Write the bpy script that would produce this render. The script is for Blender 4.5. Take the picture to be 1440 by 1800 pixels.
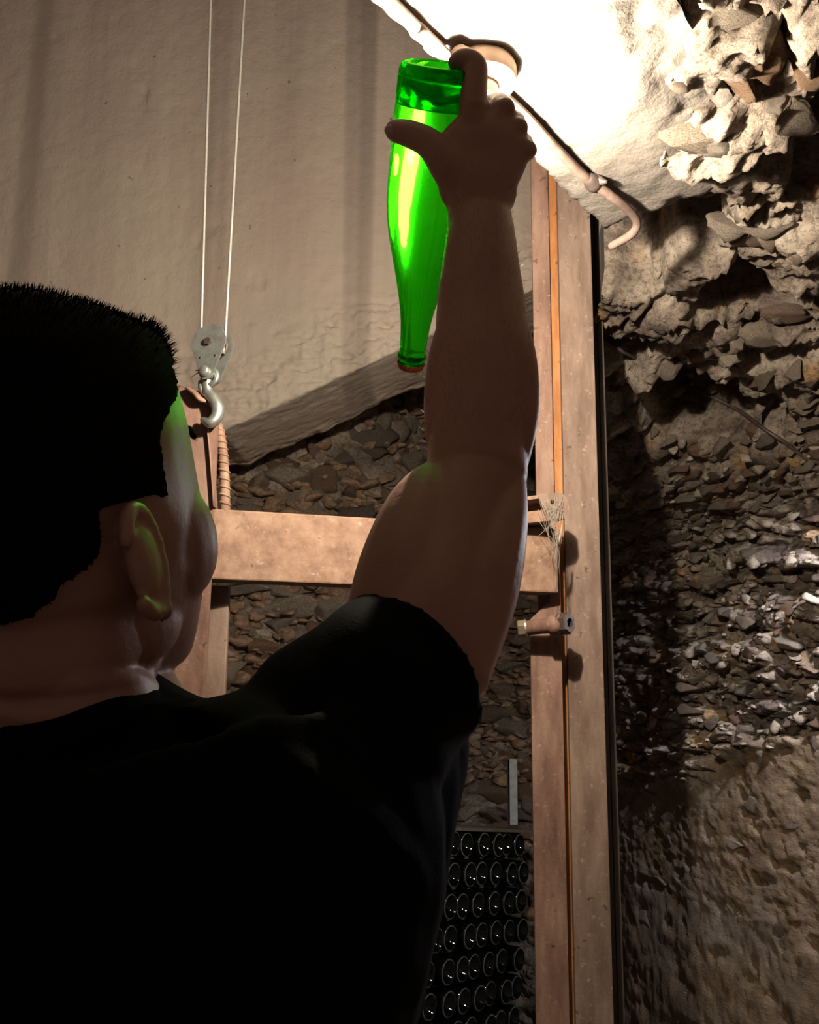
import bpy, bmesh, math, random
import numpy as np
from mathutils import Vector, Matrix, noise as mnoise
from mathutils.bvhtree import BVHTree

for o in list(bpy.data.objects):
    bpy.data.objects.remove(o)
SC = bpy.context.scene
COL = SC.collection
random.seed(7)
RNG = np.random.default_rng(11)

# ------------------------------------------------------------------ camera
FPX = 1700.0
PITCH = math.radians(11.0)
ROLL = 0.0088
CAM = Vector((0, 0, 1.5))
FWD = Vector((0, math.cos(PITCH), math.sin(PITCH)))
UP0 = Vector((0, -math.sin(PITCH), math.cos(PITCH)))
RT0 = Vector((1, 0, 0))
RIGHT = RT0 * math.cos(ROLL) + UP0 * math.sin(ROLL)
UPV = UP0 * math.cos(ROLL) - RT0 * math.sin(ROLL)
cd = bpy.data.cameras.new('camera')
cam = bpy.data.objects.new('camera', cd)
COL.objects.link(cam)
cam.matrix_world = Matrix.Translation(CAM) @ Matrix((RIGHT, UPV, -FWD)).transposed().to_4x4()
cd.sensor_fit = 'VERTICAL'
cd.sensor_height = 36.0
cd.lens = 36.0 * FPX / 1800.0
cd.clip_start = 0.02
cd.clip_end = 60
SC.camera = cam

# ------------------------------------------------------------------ world, exposure
w = bpy.data.worlds.new('cellar_dark')
SC.world = w
w.use_nodes = True
w.node_tree.nodes['Background'].inputs[0].default_value = (1.0, 0.72, 0.58, 1)
w.node_tree.nodes['Background'].inputs[1].default_value = 0.082
SC.view_settings.view_transform = 'Standard'
SC.view_settings.look = 'None'
SC.view_settings.exposure = 0.0
SC.view_settings.gamma = 1.0
SC.view_settings.use_curve_mapping = False
cy = SC.cycles
cy.use_denoising = True
cy.max_bounces = 12
cy.transmission_bounces = 10
cy.transparent_max_bounces = 16
cy.caustics_refractive = True
cy.caustics_reflective = False
cy.blur_glossy = 0.3
cy.sample_clamp_indirect = 60.0
cy.use_guiding = True
BULB_A = 420.0      # radiance of the ceiling lamp's frosted bulb glass
LAMP_W = 66.0       # power of the filament inside it
BULB_B = 2200.0       # radiance of the wall lamp's bulb, right of the frame


def P(px, py, t):
    u = (px - 720) / FPX
    v = (900 - py) / FPX
    return CAM + t * (FWD + u * RIGHT + v * UPV)


def Q(px, py, Y):
    u = (px - 720) / FPX
    v = (900 - py) / FPX
    d = FWD + u * RIGHT + v * UPV
    return CAM + d * (Y / d.y)


def QZ(px, py, z):
    u = (px - 720) / FPX
    v = (900 - py) / FPX
    d = FWD + u * RIGHT + v * UPV
    return CAM + d * ((z - CAM.z) / d.z)


def to_px(p):
    d = Vector(p) - CAM
    t = d.dot(FWD)
    return 720 + FPX * d.dot(RIGHT) / t, 900 - FPX * d.dot(UPV) / t


# ------------------------------------------------------------------ object helpers
def tag(o, label=None, cat=None, group=None, kind=None):
    if label: o['label'] = label
    if cat: o['category'] = cat
    if group: o['group'] = group
    if kind: o['kind'] = kind
    return o


def empty(name, loc=(0, 0, 0), **k):
    o = bpy.data.objects.new(name, None)
    COL.objects.link(o)
    o.location = loc
    o.empty_display_size = 0.05
    return tag(o, **k)


def link(name, me, mat=None, parent=None, smooth=True):
    o = bpy.data.objects.new(name, me)
    COL.objects.link(o)
    if mat and not me.materials: me.materials.append(mat)
    if parent is not None:
        o.parent = parent
        o.matrix_parent_inverse = Matrix.Translation(-Vector(parent.location)) if parent.parent is None else parent.matrix_parent_inverse.copy()
    if smooth:
        me.polygons.foreach_set('use_smooth', [True] * len(me.polygons))
    return o


def from_bm(name, bm, mat=None, parent=None, smooth=True):
    bmesh.ops.recalc_face_normals(bm, faces=bm.faces)
    me = bpy.data.meshes.new(name)
    bm.to_mesh(me)
    bm.free()
    return link(name, me, mat, parent, smooth)


def np_mesh(name, verts, faces):
    me = bpy.data.meshes.new(name)
    me.vertices.add(len(verts))
    me.vertices.foreach_set('co', np.asarray(verts, dtype=np.float32).ravel())
    k = faces.shape[1]
    me.loops.add(len(faces) * k)
    me.loops.foreach_set('vertex_index', faces.astype(np.int32).ravel())
    me.polygons.add(len(faces))
    me.polygons.foreach_set('loop_start', np.arange(0, len(faces) * k, k, dtype=np.int32))
    me.update(calc_edges=True)
    me.validate()
    return me


def catmull(pts, n=6):
    pts = [np.array(p, float) for p in pts]
    out = []
    for i in range(len(pts) - 1):
        p0 = pts[i - 1] if i > 0 else 2 * pts[0] - pts[1]
        p1, p2 = pts[i], pts[i + 1]
        p3 = pts[i + 2] if i + 2 < len(pts) else 2 * pts[-1] - pts[-2]
        for k in range(n):
            t = k / n
            out.append(0.5 * (2 * p1 + (p2 - p0) * t + (2 * p0 - 5 * p1 + 4 * p2 - p3) * t * t + (3 * p1 - p0 - 3 * p2 + p3) * t ** 3))
    out.append(pts[-1])
    return out


def tube(bm, pts, radii, wide=None, seg=16, n=5, round_caps=True):
    """closed tapered tube through pts; radii are floats or (a along wide, b across)."""
    P7 = []
    for p, r in zip(pts, radii):
        a, b = (r, r) if not isinstance(r, (tuple, list)) else r
        P7.append(list(p) + [a, b])
    C = catmull(P7, n) if n > 1 else [np.array(p, float) for p in P7]
    cs = [Vector(c[:3]) for c in C]
    ra = [max(c[3], 1e-4) for c in C]
    rb = [max(c[4], 1e-4) for c in C]
    N = len(cs)
    tang = []
    for i in range(N):
        tang.append((cs[min(i + 1, N - 1)] - cs[max(i - 1, 0)]).normalized())
    if wide is None:
        wide = Vector((0, 0, 1)) if abs(tang[0].z) < 0.8 else Vector((1, 0, 0))
    A = Vector(wide)
    st = []
    for i in range(N):
        A = (A - tang[i] * A.dot(tang[i])).normalized()
        st.append((cs[i], A.copy(), tang[i].cross(A).normalized(), ra[i], rb[i]))
    rings = []

    def ring(c, A, B, a, b):
        return [bm.verts.new(c + A * (a * math.cos(2 * math.pi * k / seg)) + B * (b * math.sin(2 * math.pi * k / seg))) for k in range(seg)]
    if round_caps:
        c, A, B, a, b = st[0]
        m = min(a, b)
        for q in (70, 40):
            s = math.radians(q)
            rings.append(ring(c - tang[0] * m * math.sin(s), A, B, a * math.cos(s), b * math.cos(s)))
    for (c, A, B, a, b) in st:
        rings.append(ring(c, A, B, a, b))
    if round_caps:
        c, A, B, a, b = st[-1]
        m = min(a, b)
        for q in (40, 70):
            s = math.radians(q)
            rings.append(ring(c + tang[-1] * m * math.sin(s), A, B, a * math.cos(s), b * math.cos(s)))
    for r0, r1 in zip(rings, rings[1:]):
        for k in range(seg):
            bm.faces.new((r0[k], r0[(k + 1) % seg], r1[(k + 1) % seg], r1[k]))
    bm.faces.new(rings[0][::-1])
    bm.faces.new(rings[-1])
    return rings


def ellipsoid(bm, c, axes, seg=20, rings=12):
    """axes: three vectors (already scaled)"""
    m = Matrix((axes[0], axes[1], axes[2])).transposed().to_4x4()
    m.translation = Vector(c)
    bmesh.ops.create_uvsphere(bm, u_segments=seg, v_segments=rings, radius=1.0, matrix=m)


def box(bm, lo, hi, mtx=None, bevel=0.0):
    lo, hi = Vector(lo), Vector(hi)
    r = bmesh.ops.create_cube(bm, size=1.0)
    vs = r['verts']
    for v in vs:
        v.co = Vector([lo[i] + (v.co[i] + 0.5) * (hi[i] - lo[i]) for i in range(3)])
    es = {e for v in vs for e in v.link_edges}
    if bevel:
        g = bmesh.ops.bevel(bm, geom=list(es), offset=bevel, segments=2, affect='EDGES', profile=0.6)
        vs = list({v for f in g['faces'] for v in f.verts} | {v for v in vs if v.is_valid})
    if mtx is not None:
        for v in vs:
            v.co = mtx @ v.co
    return vs


def lathe(bm, prof, org=Vector((0, 0, 0)), axis=Vector((0, 0, 1)), seg=32, closed=True, flip=False):
    """prof: list of (s along axis, r)"""
    axis = Vector(axis).normalized()
    A = axis.orthogonal().normalized()
    B = axis.cross(A)
    rings = []
    for s, r in prof:
        if r < 1e-6:
            rings.append([bm.verts.new(org + axis * s)])
        else:
            rings.append([bm.verts.new(org + axis * s + A * (r * math.cos(2 * math.pi * k / seg)) + B * (r * math.sin(2 * math.pi * k / seg))) for k in range(seg)])
    for r0, r1 in zip(rings, rings[1:]):
        for k in range(seg):
            a, b = k, (k + 1) % seg
            if len(r0) == 1 and len(r1) == 1:
                continue
            if len(r0) == 1:
                f = (r0[0], r1[b], r1[a])
            elif len(r1) == 1:
                f = (r0[a], r0[b], r1[0])
            else:
                f = (r0[a], r0[b], r1[b], r1[a])
            bm.faces.new(f[::-1] if flip else f)
    return rings


def remeshed(name, bm, voxel, smooth_iter=4, smooth_fac=0.5):
    """voxel-fuse everything in bm into one continuous surface, return mesh"""
    bmesh.ops.recalc_face_normals(bm, faces=bm.faces)
    me = bpy.data.meshes.new(name + '_src')
    bm.to_mesh(me)
    bm.free()
    o = bpy.data.objects.new(name + '_tmp', me)
    COL.objects.link(o)
    m = o.modifiers.new('r', 'REMESH')
    m.mode = 'VOXEL'
    m.voxel_size = voxel
    m.adaptivity = 0
    if smooth_iter:
        s = o.modifiers.new('s', 'SMOOTH')
        s.factor = smooth_fac
        s.iterations = smooth_iter
    dg = bpy.context.evaluated_depsgraph_get()
    out = bpy.data.meshes.new_from_object(o.evaluated_get(dg), depsgraph=dg)
    out.name = name
    bpy.data.objects.remove(o)
    bpy.data.meshes.remove(me)
    return out


# ------------------------------------------------------------------ numpy noise
def _h(ix, iy, iz, seed=0):
    h = (ix.astype(np.uint32) * np.uint32(374761393)) ^ (iy.astype(np.uint32) * np.uint32(668265263)) ^ (iz.astype(np.uint32) * np.uint32(2246822519)) ^ np.uint32(seed * 3266489917 & 0xffffffff)
    h ^= h >> np.uint32(15); h *= np.uint32(2246822519)
    h ^= h >> np.uint32(13); h *= np.uint32(3266489917)
    h ^= h >> np.uint32(16)
    return h.astype(np.float32) / np.float32(4294967295.0)


def vnoise(p, seed=0):
    i = np.floor(p).astype(np.int64)
    f = (p - i).astype(np.float32)
    u = f * f * f * (f * (f * 6 - 15) + 10)
    r = 0
    for dx in (0, 1):
        for dy in (0, 1):
            for dz in (0, 1):
                wgt = (u[:, 0] if dx else 1 - u[:, 0]) * (u[:, 1] if dy else 1 - u[:, 1]) * (u[:, 2] if dz else 1 - u[:, 2])
                r = r + wgt * _h(i[:, 0] + dx, i[:, 1] + dy, i[:, 2] + dz, seed)
    return r * 2 - 1


def fbm(p, octv=5, seed=0, gain=0.5, ridged=False):
    a, s, t = 1.0, 0, 0
    q = p.copy()
    for k in range(octv):
        n = vnoise(q, seed + k)
        if ridged: n = 1 - 2 * np.abs(n)
        s = s + a * n
        t += a
        a *= gain
        q = q * 2.03 + 17.1
    return s / t


def worley(p, seed=0):
    i = np.floor(p).astype(np.int64)
    f = p - i
    d1 = np.full(len(p), 9.0); d2 = np.full(len(p), 9.0); cid = np.zeros(len(p))
    for dx in (-1, 0, 1):
        for dy in (-1, 0, 1):
            for dz in (-1, 0, 1):
                a, b, c = i[:, 0] + dx, i[:, 1] + dy, i[:, 2] + dz
                ox, oy, oz = _h(a, b, c, seed), _h(a, b, c, seed + 1), _h(a, b, c, seed + 2)
                d = np.sqrt((dx + ox - f[:, 0]) ** 2 + (dy + oy - f[:, 1]) ** 2 + (dz + oz - f[:, 2]) ** 2)
                m = d < d1
                d2 = np.where(m, d1, np.minimum(d2, d))
                cid = np.where(m, _h(a, b, c, seed + 3), cid)
                d1 = np.where(m, d, d1)
    return d1, d2, cid


def sstep(a, b, x):
    t = np.clip((x - a) / (b - a), 0, 1)
    return t * t * (3 - 2 * t)


# ------------------------------------------------------------------ materials
class NT:
    def __init__(self, name):
        self.m = bpy.data.materials.new(name)
        self.m.use_nodes = True
        self.t = self.m.node_tree
        self.b = self.t.nodes['Principled BSDF']
        self.out = self.t.nodes['Material Output']
        self.tc = self.t.nodes.new('ShaderNodeTexCoord').outputs['Object']

    def n(self, typ, **k):
        x = self.t.nodes.new(typ)
        for a, v in k.items(): setattr(x, a, v)
        return x

    def l(self, a, b): self.t.links.new(a, b)

    def mapping(self, scale=(1, 1, 1), rot=(0, 0, 0)):
        m = self.n('ShaderNodeMapping')
        m.inputs['Scale'].default_value = scale
        m.inputs['Rotation'].default_value = rot
        self.l(self.tc, m.inputs['Vector'])
        return m.outputs[0]

    def noise(self, scale, detail=5, rough=0.55, vec=None):
        x = self.n('ShaderNodeTexNoise')
        x.inputs['Scale'].default_value = scale
        x.inputs['Detail'].default_value = detail
        x.inputs['Roughness'].default_value = rough
        self.l(vec or self.tc, x.inputs['Vector'])
        return x.outputs['Fac']

    def ramp(self, fac, stops):
        r = self.n('ShaderNodeValToRGB')
        e = r.color_ramp.elements
        while len(e) < len(stops): e.new(0.5)
        for x, (p, c) in zip(e, stops):
            x.position = p
            x.color = (c, c, c, 1) if isinstance(c, (int, float)) else (*c, 1)
        self.l(fac, r.inputs[0])
        return r.outputs[0]

    def mix(self, fac, a, b, mode='MIX'):
        x = self.n('ShaderNodeMix', data_type='RGBA', blend_type=mode)
        for s, v in ((0, fac), (6, a), (7, b)):
            if hasattr(v, 'is_linked'): self.l(v, x.inputs[s])
            elif isinstance(v, (int, float)): x.inputs[s].default_value = v
            else: x.inputs[s].default_value = (*v, 1)
        return x.outputs[2]

    def color(self, c):
        if hasattr(c, 'is_linked'): self.l(c, self.b.inputs['Base Color'])
        else: self.b.inputs['Base Color'].default_value = (*c, 1)

    def bump(self, h, strength=0.5, dist=0.01, prev=None):
        x = self.n('ShaderNodeBump')
        x.inputs['Strength'].default_value = strength
        x.inputs['Distance'].default_value = dist
        self.l(h, x.inputs['Height'])
        if prev is not None: self.l(prev, x.inputs['Normal'])
        self.l(x.outputs[0], self.b.inputs['Normal'])
        return x.outputs[0]

    def set(self, **k):
        for a, v in k.items():
            self.b.inputs[a.replace('_', ' ')].default_value = v
        return self


def simple(name, col, rough=0.6, metal=0.0, spec=0.5, var=0.0, scale=30, bump=0.0):
    M = NT(name)
    if var:
        M.color(M.mix(M.ramp(M.noise(scale), [(0.35, 0), (0.65, 1)]), tuple(c * (1 - var) for c in col), tuple(min(1, c * (1 + var)) for c in col)))
    else: M.color(col)
    M.set(Roughness=rough, Metallic=metal)
    M.b.inputs['Specular IOR Level'].default_value = spec
    if bump: M.bump(M.noise(scale * 2), bump, 0.004)
    return M.m


def m_rock():
    M = NT('rough_rock')
    st = M.mapping((1, 1, 2.2))
    c = M.ramp(M.noise(5.0, 8, 0.62, st), [(0.30, (.055, .042, .035)), (0.44, (.19, .15, .12)), (0.56, (.36, .30, .235)), (0.72, (.56, .49, .40))])
    oc = M.ramp(M.noise(7.0, 3, 0.5), [(0.60, 0), (0.70, 0.75)])
    c = M.mix(oc, c, (.42, .25, .095))
    sp = M.ramp(M.noise(90, 4, 0.7), [(0.36, 0.30), (0.52, 1.0)])
    c = M.mix(0.75, c, sp, 'MULTIPLY')
    pl = M.n('ShaderNodeAttribute', attribute_name='plaster').outputs['Fac']
    pc = M.ramp(M.noise(14, 7, 0.6), [(0.3, (.10, .068, .042)), (0.5, (.19, .135, .082)), (0.68, (.30, .225, .145))])
    pc = M.mix(M.ramp(M.noise(3.0, 4), [(0.5, 0), (0.66, 0.7)]), pc, (.24, .20, .165))
    c = M.mix(pl, c, pc)
    M.color(c)
    M.set(Roughness=0.92)
    M.b.inputs['Specular IOR Level'].default_value = 0.25
    b1 = M.bump(M.noise(55, 8, 0.7, st), 0.9, 0.012)
    M.bump(M.noise(190, 4, 0.6), 0.6, 0.004, b1)
    return M.m


def m_stone():
    M = NT('wall_stone')
    oi = M.n('ShaderNodeObjectInfo').outputs['Random']
    base = M.ramp(oi, [(0.0, (.33, .275, .22)), (0.25, (.45, .39, .31)), (0.45, (.19, .155, .13)), (0.62, (.36, .22, .13)), (0.78, (.55, .48, .38)), (1.0, (.26, .165, .115))])
    c = M.mix(M.ramp(M.noise(22, 6, 0.65), [(0.34, 0.85), (0.62, 0)]), base, (.075, .055, .045))
    c = M.mix(M.ramp(M.noise(60, 4, 0.7), [(0.55, 0), (0.7, 0.6)]), c, (.5, .44, .36))
    M.color(c)
    M.set(Roughness=0.97)
    M.b.inputs['Specular IOR Level'].default_value = 0.08
    b1 = M.bump(M.noise(70, 8, 0.7, M.mapping((1, 1, 2))), 0.9, 0.01)
    M.bump(M.noise(240, 3), 0.5, 0.003, b1)
    return M.m


def m_concrete():
    M = NT('stained_concrete')
    dr = M.mapping((9, 1, 0.28))
    c = M.ramp(M.noise(1.0, 6, 0.6, dr), [(0.25, (.38, .305, .25)), (0.5, (.50, .42, .345)), (0.75, (.57, .49, .40))])
    c = M.mix(M.ramp(M.noise(2.2, 5), [(0.4, 0), (0.7, 0.55)]), c, (.45, .34, .30))
    c = M.mix(M.ramp(M.noise(1.3, 3), [(0.5, 0), (0.7, 0.5)]), c, (.43, .41, .33))
    # rust and mould specks
    c = M.mix(M.ramp(M.noise(26, 3, 0.6), [(0.71, 0), (0.75, 0.8)]), c, (.14, .085, .05))
    # tall dark drip stains (wear with a shape of its own)
    dk = M.ramp(M.noise(1.0, 2, 0.4, M.mapping((7.5, 1, 0.10))), [(0.63, 0), (0.72, 0.5)])
    c = M.mix(dk, c, (.16, .13, .11))
    M.color(c)
    M.set(Roughness=0.85)
    M.b.inputs['Specular IOR Level'].default_value = 0.3
    b1 = M.bump(M.noise(34, 9, 0.65), 0.6, 0.010)
    M.bump(M.noise(150, 3), 0.35, 0.002, b1)
    return M.m


def m_lintel():
    M = NT('lintel_concrete')
    c = M.ramp(M.noise(9, 7, 0.6), [(0.3, (.115, .10, .084)), (0.55, (.175, .155, .13)), (0.75, (.24, .215, .18))])
    c = M.mix(M.ramp(M.noise(110, 3, 0.6), [(0.30, 0.85), (0.38, 0)]), c, (.09, .075, .06))
    M.color(c)
    M.set(Roughness=0.9)
    b1 = M.bump(M.noise(120, 5, 0.6), 0.5, 0.004)
    return M.m


def m_rust(name, cols, sc=1.0, streak=True, pale=0.5):
    M = NT(name)
    v = M.mapping((1, 1, 0.22)) if streak else M.tc
    c = M.ramp(M.noise(30 * sc, 7, 0.65, v), [(0.28, cols[0]), (0.5, cols[1]), (0.72, cols[2])])
    c = M.mix(M.ramp(M.noise(75 * sc, 5, 0.7), [(0.60, 0), (0.70, pale)]), c, (.42, .35, .29))
    c = M.mix(M.ramp(M.noise(48 * sc, 3, 0.6), [(0.27, 0.8), (0.33, 0)]), c, (.05, .03, .02))
    M.color(c)
    M.set(Roughness=0.72, Metallic=0.15)
    M.bump(M.noise(130, 5, 0.7), 0.35, 0.002)
    return M.m


def m_skin():
    M = NT('skin')
    c = M.ramp(M.noise(9, 5), [(0.3, (.35, .175, .122)), (0.7, (.45, .245, .18))])
    c = M.mix(M.ramp(M.noise(60, 3), [(0.5, 0), (0.8, 0.35)]), c, (.35, .145, .10))
    M.color(c)
    M.set(Roughness=0.48)
    M.b.inputs['Subsurface Weight'].default_value = 0.0
    b1 = M.bump(M.noise(260, 3, 0.6), 0.25, 0.0012)
    M.bump(M.noise(35, 4, 0.6), 0.12, 0.004, b1)
    return M.m


def m_fabric():
    M = NT('black_cotton')
    M.color(M.mix(M.noise(6, 3), (.0028, .0032, .0032), (.0045, .0048, .005)))
    M.set(Roughness=0.95)
    M.b.inputs['Specular IOR Level'].default_value = 0.08
    M.bump(M.noise(420, 2), 0.3, 0.001)
    return M.m


def m_green_glass():
    M = NT('green_glass')
    M.t.nodes.remove(M.b)
    g = M.n('ShaderNodeBsdfGlass')
    g.inputs['IOR'].default_value = 1.36
    g.inputs['Color'].default_value = (.115, .63, .055, 1)
    sc = M.n('ShaderNodeTexNoise')
    sc.inputs['Scale'].default_value = 40
    M.l(M.tc, sc.inputs['Vector'])
    mr = M.n('ShaderNodeMapRange')
    mr.inputs['From Min'].default_value = 0.35
    mr.inputs['From Max'].default_value = 0.75
    mr.inputs['To Min'].default_value = 0.015
    mr.inputs['To Max'].default_value = 0.08
    M.l(sc.outputs['Fac'], mr.inputs['Value'])
    M.l(mr.outputs[0], g.inputs['Roughness'])
    tr = M.n('ShaderNodeBsdfTransparent')
    tr.inputs['Color'].default_value = (.12, .62, .02, 1)
    tl = M.n('ShaderNodeBsdfTranslucent')
    tl.inputs['Color'].default_value = (.10, .60, .01, 1)
    g2 = M.n('ShaderNodeBsdfGlass')
    g2.inputs['IOR'].default_value = 1.36
    g2.inputs['Color'].default_value = (.115, .63, .055, 1)
    g2.inputs['Roughness'].default_value = 0.30
    m0 = M.n('ShaderNodeMixShader')
    m0.inputs[0].default_value = 0.22
    M.l(g.outputs[0], m0.inputs[1]); M.l(g2.outputs[0], m0.inputs[2])
    m1 = M.n('ShaderNodeMixShader')
    m1.inputs[0].default_value = 0.06
    M.l(m0.outputs[0], m1.inputs[1]); M.l(tr.outputs[0], m1.inputs[2])
    m2 = M.n('ShaderNodeMixShader')
    m2.inputs[0].default_value = 0.05
    M.l(m1.outputs[0], m2.inputs[1]); M.l(tl.outputs[0], m2.inputs[2])
    bp = M.n('ShaderNodeBump')
    bp.inputs['Strength'].default_value = 0.15
    bp.inputs['Distance'].default_value = 0.004
    M.l(M.noise(30, 3), bp.inputs['Height'])
    M.l(bp.outputs[0], g.inputs['Normal'])
    M.l(m2.outputs[0], M.out.inputs['Surface'])
    return M.m


def m_emit(name, col, s):
    M = NT(name)
    e = M.n('ShaderNodeEmission')
    e.inputs[0].default_value = (*col, 1)
    e.inputs[1].default_value = s
    M.l(e.outputs[0], M.out.inputs['Surface'])
    return M.m


ROCK, STONE, CONC, LINT = m_rock(), m_stone(), m_concrete(), m_lintel()
RUST = m_rust('rusty_steel', [(.10, .052, .036), (.20, .115, .082), (.29, .19, .14)])
RUSTB = m_rust('rusty_beam', [(.145, .078, .048), (.255, .155, .102), (.35, .24, .165)], streak=False, pale=0.75)
RUSTD = m_rust('rusty_post', [(.11, .068, .048), (.19, .13, .097), (.28, .205, .155)])
RUSTO = m_rust('orange_rust', [(.20, .075, .02), (.34, .14, .04), (.44, .21, .08)], pale=0.1)
ZINC = simple('zinc_plated_steel', (.34, .36, .33), 0.42, 0.75, 0.5, 0.18, 60, 0.05)
BRASSY = simple('passivated_steel', (.42, .36, .24), 0.4, 0.8, 0.5, 0.15, 60)
DARKST = simple('dark_steel', (.10, .075, .065), 0.55, 0.6, 0.5, 0.2, 40)
ROPE = simple('bright_wire_rope', (.55, .53, .47), 0.4, 0.55, 0.5, 0.1, 200)
TIMB = m_rust('dark_weathered_timber', [(.035, .028, .022), (.075, .062, .05), (.12, .10, .08)], pale=0.1)
CONDUIT = simple('dusty_cable_sheath', (.15, .105, .085), 0.75, 0, 0.3, 0.25, 40, 0.2)
LAMPB = simple('dusty_lamp_plastic', (.36, .27, .21), 0.7, 0, 0.3, 0.15, 40, 0.1)
SKIN, FAB, GGLASS = m_skin(), m_fabric(), m_green_glass()
HAIRM = simple('dark_brown_hair', (.007, .0055, .0045), 0.9, 0, 0.05)
CAPM = simple('rusty_crown_cap', (.36, .105, .06), 0.5, 0.3, 0.5, 0.3, 90, 0.2)
DGLASS = NT('dark_green_glass').set(Roughness=0.06).m
DGLASS.node_tree.nodes['Principled BSDF'].inputs['Base Color'].default_value = (.0015, .003, .002, 1)
WEB = simple('dusty_cobweb', (.30, .26, .21), 0.9)
GREYST = simple('grey_galvanised_steel', (.26, .27, .25), 0.6, 0.4, 0.5, 0.15, 40)
WOODL = simple('old_lath_wood', (.10, .075, .05), 0.85, 0, 0.3, 0.3, 30)

# ------------------------------------------------------------------ setting: rock wall and vault
plan = [(2.3, 0.5), (1.95, 1.25), (1.5, 2.05), (1.08, 2.85), (0.80, 3.50), (0.62, 4.05), (0.30, 4.30), (0.05, 4.00), (-0.06, 3.40), (-0.30, 3.10), (-1.0, 3.02), (-2.6, 3.05)]
pc = np.array(catmull(plan, 40))
seg = np.r_[0, np.cumsum(np.linalg.norm(np.diff(pc, axis=0), axis=1))]
SL = seg[-1]
s_corner = np.interp(0.5, -pc[::1, 0] * 0 + np.arange(len(pc)), seg)  # placeholder
sc_idx = np.argmin(np.linalg.norm(pc - np.array([0.74, 3.66]), axis=1))
s_corner = seg[sc_idx]
svals = np.r_[np.arange(0, s_corner, 0.0072), np.arange(s_corner, SL, 0.013)]
prof = [(0, -0.02), (0, 0.6), (0.0, 1.2), (0.03, 1.65), (0.09, 1.95), (0.18, 2.16), (0.34, 2.28), (0.60, 2.36), (0.95, 2.40), (1.3, 2.43), (1.9, 2.43)]
pp = np.array(catmull(prof, 24))
tl = np.r_[0, np.cumsum(np.linalg.norm(np.diff(pp, axis=0), axis=1))]
tvals = np.r_[np.arange(0, 0.9, 0.016), np.arange(0.9, tl[-1], 0.0072)]
cx = np.interp(svals, seg, pc[:, 0]); cyv = np.interp(svals, seg, pc[:, 1])
# smoothed inward normal
ds = 0.25
tx = np.interp(svals + ds, seg, pc[:, 0]) - np.interp(svals - ds, seg, pc[:, 0])
ty = np.interp(svals + ds, seg, pc[:, 1]) - np.interp(svals - ds, seg, pc[:, 1])
tn = np.hypot(tx, ty)
nx, ny = -ty / tn, tx / tn        # travelling right-to-left: inward is towards the camera side
# inward is always on the same hand of the walking direction
if np.median(nx * (0 - cx) + ny * (1.0 - cyv)) < 0:
    nx, ny = -nx, -ny
pd = np.interp(tvals, tl, pp[:, 0]); pz = np.interp(tvals, tl, pp[:, 1])
NS, NTT = len(svals), len(tvals)
rm_ = (1 - sstep(s_corner - 0.45, s_corner + 0.05, svals))[:, None]
PD = rm_ * pd[None, :] + (1 - rm_) * 0.10 * np.tanh(pd / 0.10)[None, :]
X = cx[:, None] + nx[:, None] * PD
Y = cyv[:, None] + ny[:, None] * PD
Z = pz[None, :] + (1 - rm_) * 0.65 * sstep(2.15, 2.43, pz)[None, :]
G = np.stack([X, Y, Z], -1)
gs = np.gradient(G, axis=0); gt = np.gradient(G, axis=1)
Nn = np.cross(gs, gt)
Nn /= np.linalg.norm(Nn, axis=2, keepdims=True) + 1e-9
ref = np.stack([nx[:, None] * np.ones_like(X), ny[:, None] * np.ones_like(X), -1.2 * np.ones_like(X) * (Z > 1.5)], -1)
sg = np.sign((Nn * ref).sum(-1))
Nn *= np.median(sg)
g = G.reshape(-1, 3)
S2 = np.broadcast_to(svals[:, None], X.shape).ravel()
T2 = np.broadcast_to(tvals[None, :], X.shape).ravel()
zz = g[:, 2]
right_m = 1 - sstep(s_corner - 0.1, s_corner + 0.25, S2)      # 1 on the right wall
# plaster on the low part of the right wall, its upper edge rising towards the camera
edge = 1.62 - 0.42 * sstep(s_corner - 1.9, s_corner, S2) + 0.10 * fbm(g * 2.5, 3, 40)
plaster = (1 - sstep(edge - 0.05, edge + 0.05, zz + 0.04 * fbm(g * 14, 3, 41))) * right_m
vault = sstep(2.12, 2.30, zz) * right_m
warp = g + 0.05 * np.stack([fbm(g * 5, 3, 50), fbm(g * 5, 3, 51), fbm(g * 5, 3, 52)], -1)
strat = warp * np.array([1, 1, 2.1])
big = fbm(g * 1.6, 4, 1)
med = fbm(strat * 5.5, 5, 5, 0.55)
rid = fbm(strat * 9.0, 4, 9, 0.55, True)
fine = fbm(strat * 26, 4, 15, 0.62, True)
d1, d2, cid = worley(strat * 8.5, 60)
joint = sstep(0.02, 0.22, d2 - d1)
D1, D2, CID = worley(warp * np.array([5.0, 5.0, 5.0]), 70)
JOINT = sstep(0.03, 0.25, D2 - D1)
cav = sstep(0.04, 0.20, fbm(warp * 4.0, 3, 80))             # deep cavities of the vault
disp_rock = 0.05 * big + 0.045 * med + 0.030 * rid + 0.020 * fine + 0.035 * (cid - 0.5) - 0.035 * (1 - joint)
disp_vault = 0.05 * big + 0.05 * med + 0.03 * rid + 0.018 * fine + 0.06 * (CID - 0.5) - 0.04 * (1 - JOINT) - 0.22 * cav
disp_pl = 0.02 * big + 0.009 * fbm(g * 9, 4, 20) + 0.006 * fbm(g * 28, 4, 24, 0.6) + 0.004 * fine - 0.012 * sstep(0.25, 0.5, fbm(g * 20, 3, 26))
disp = disp_rock * (0.45 + 0.55 * right_m) * (1 - vault) + disp_vault * vault
disp = disp * (1 - plaster) + disp_pl * plaster
G2 = (g + Nn.reshape(-1, 3) * disp[:, None])
GV = G2.reshape(NS, NTT, 3)
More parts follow.
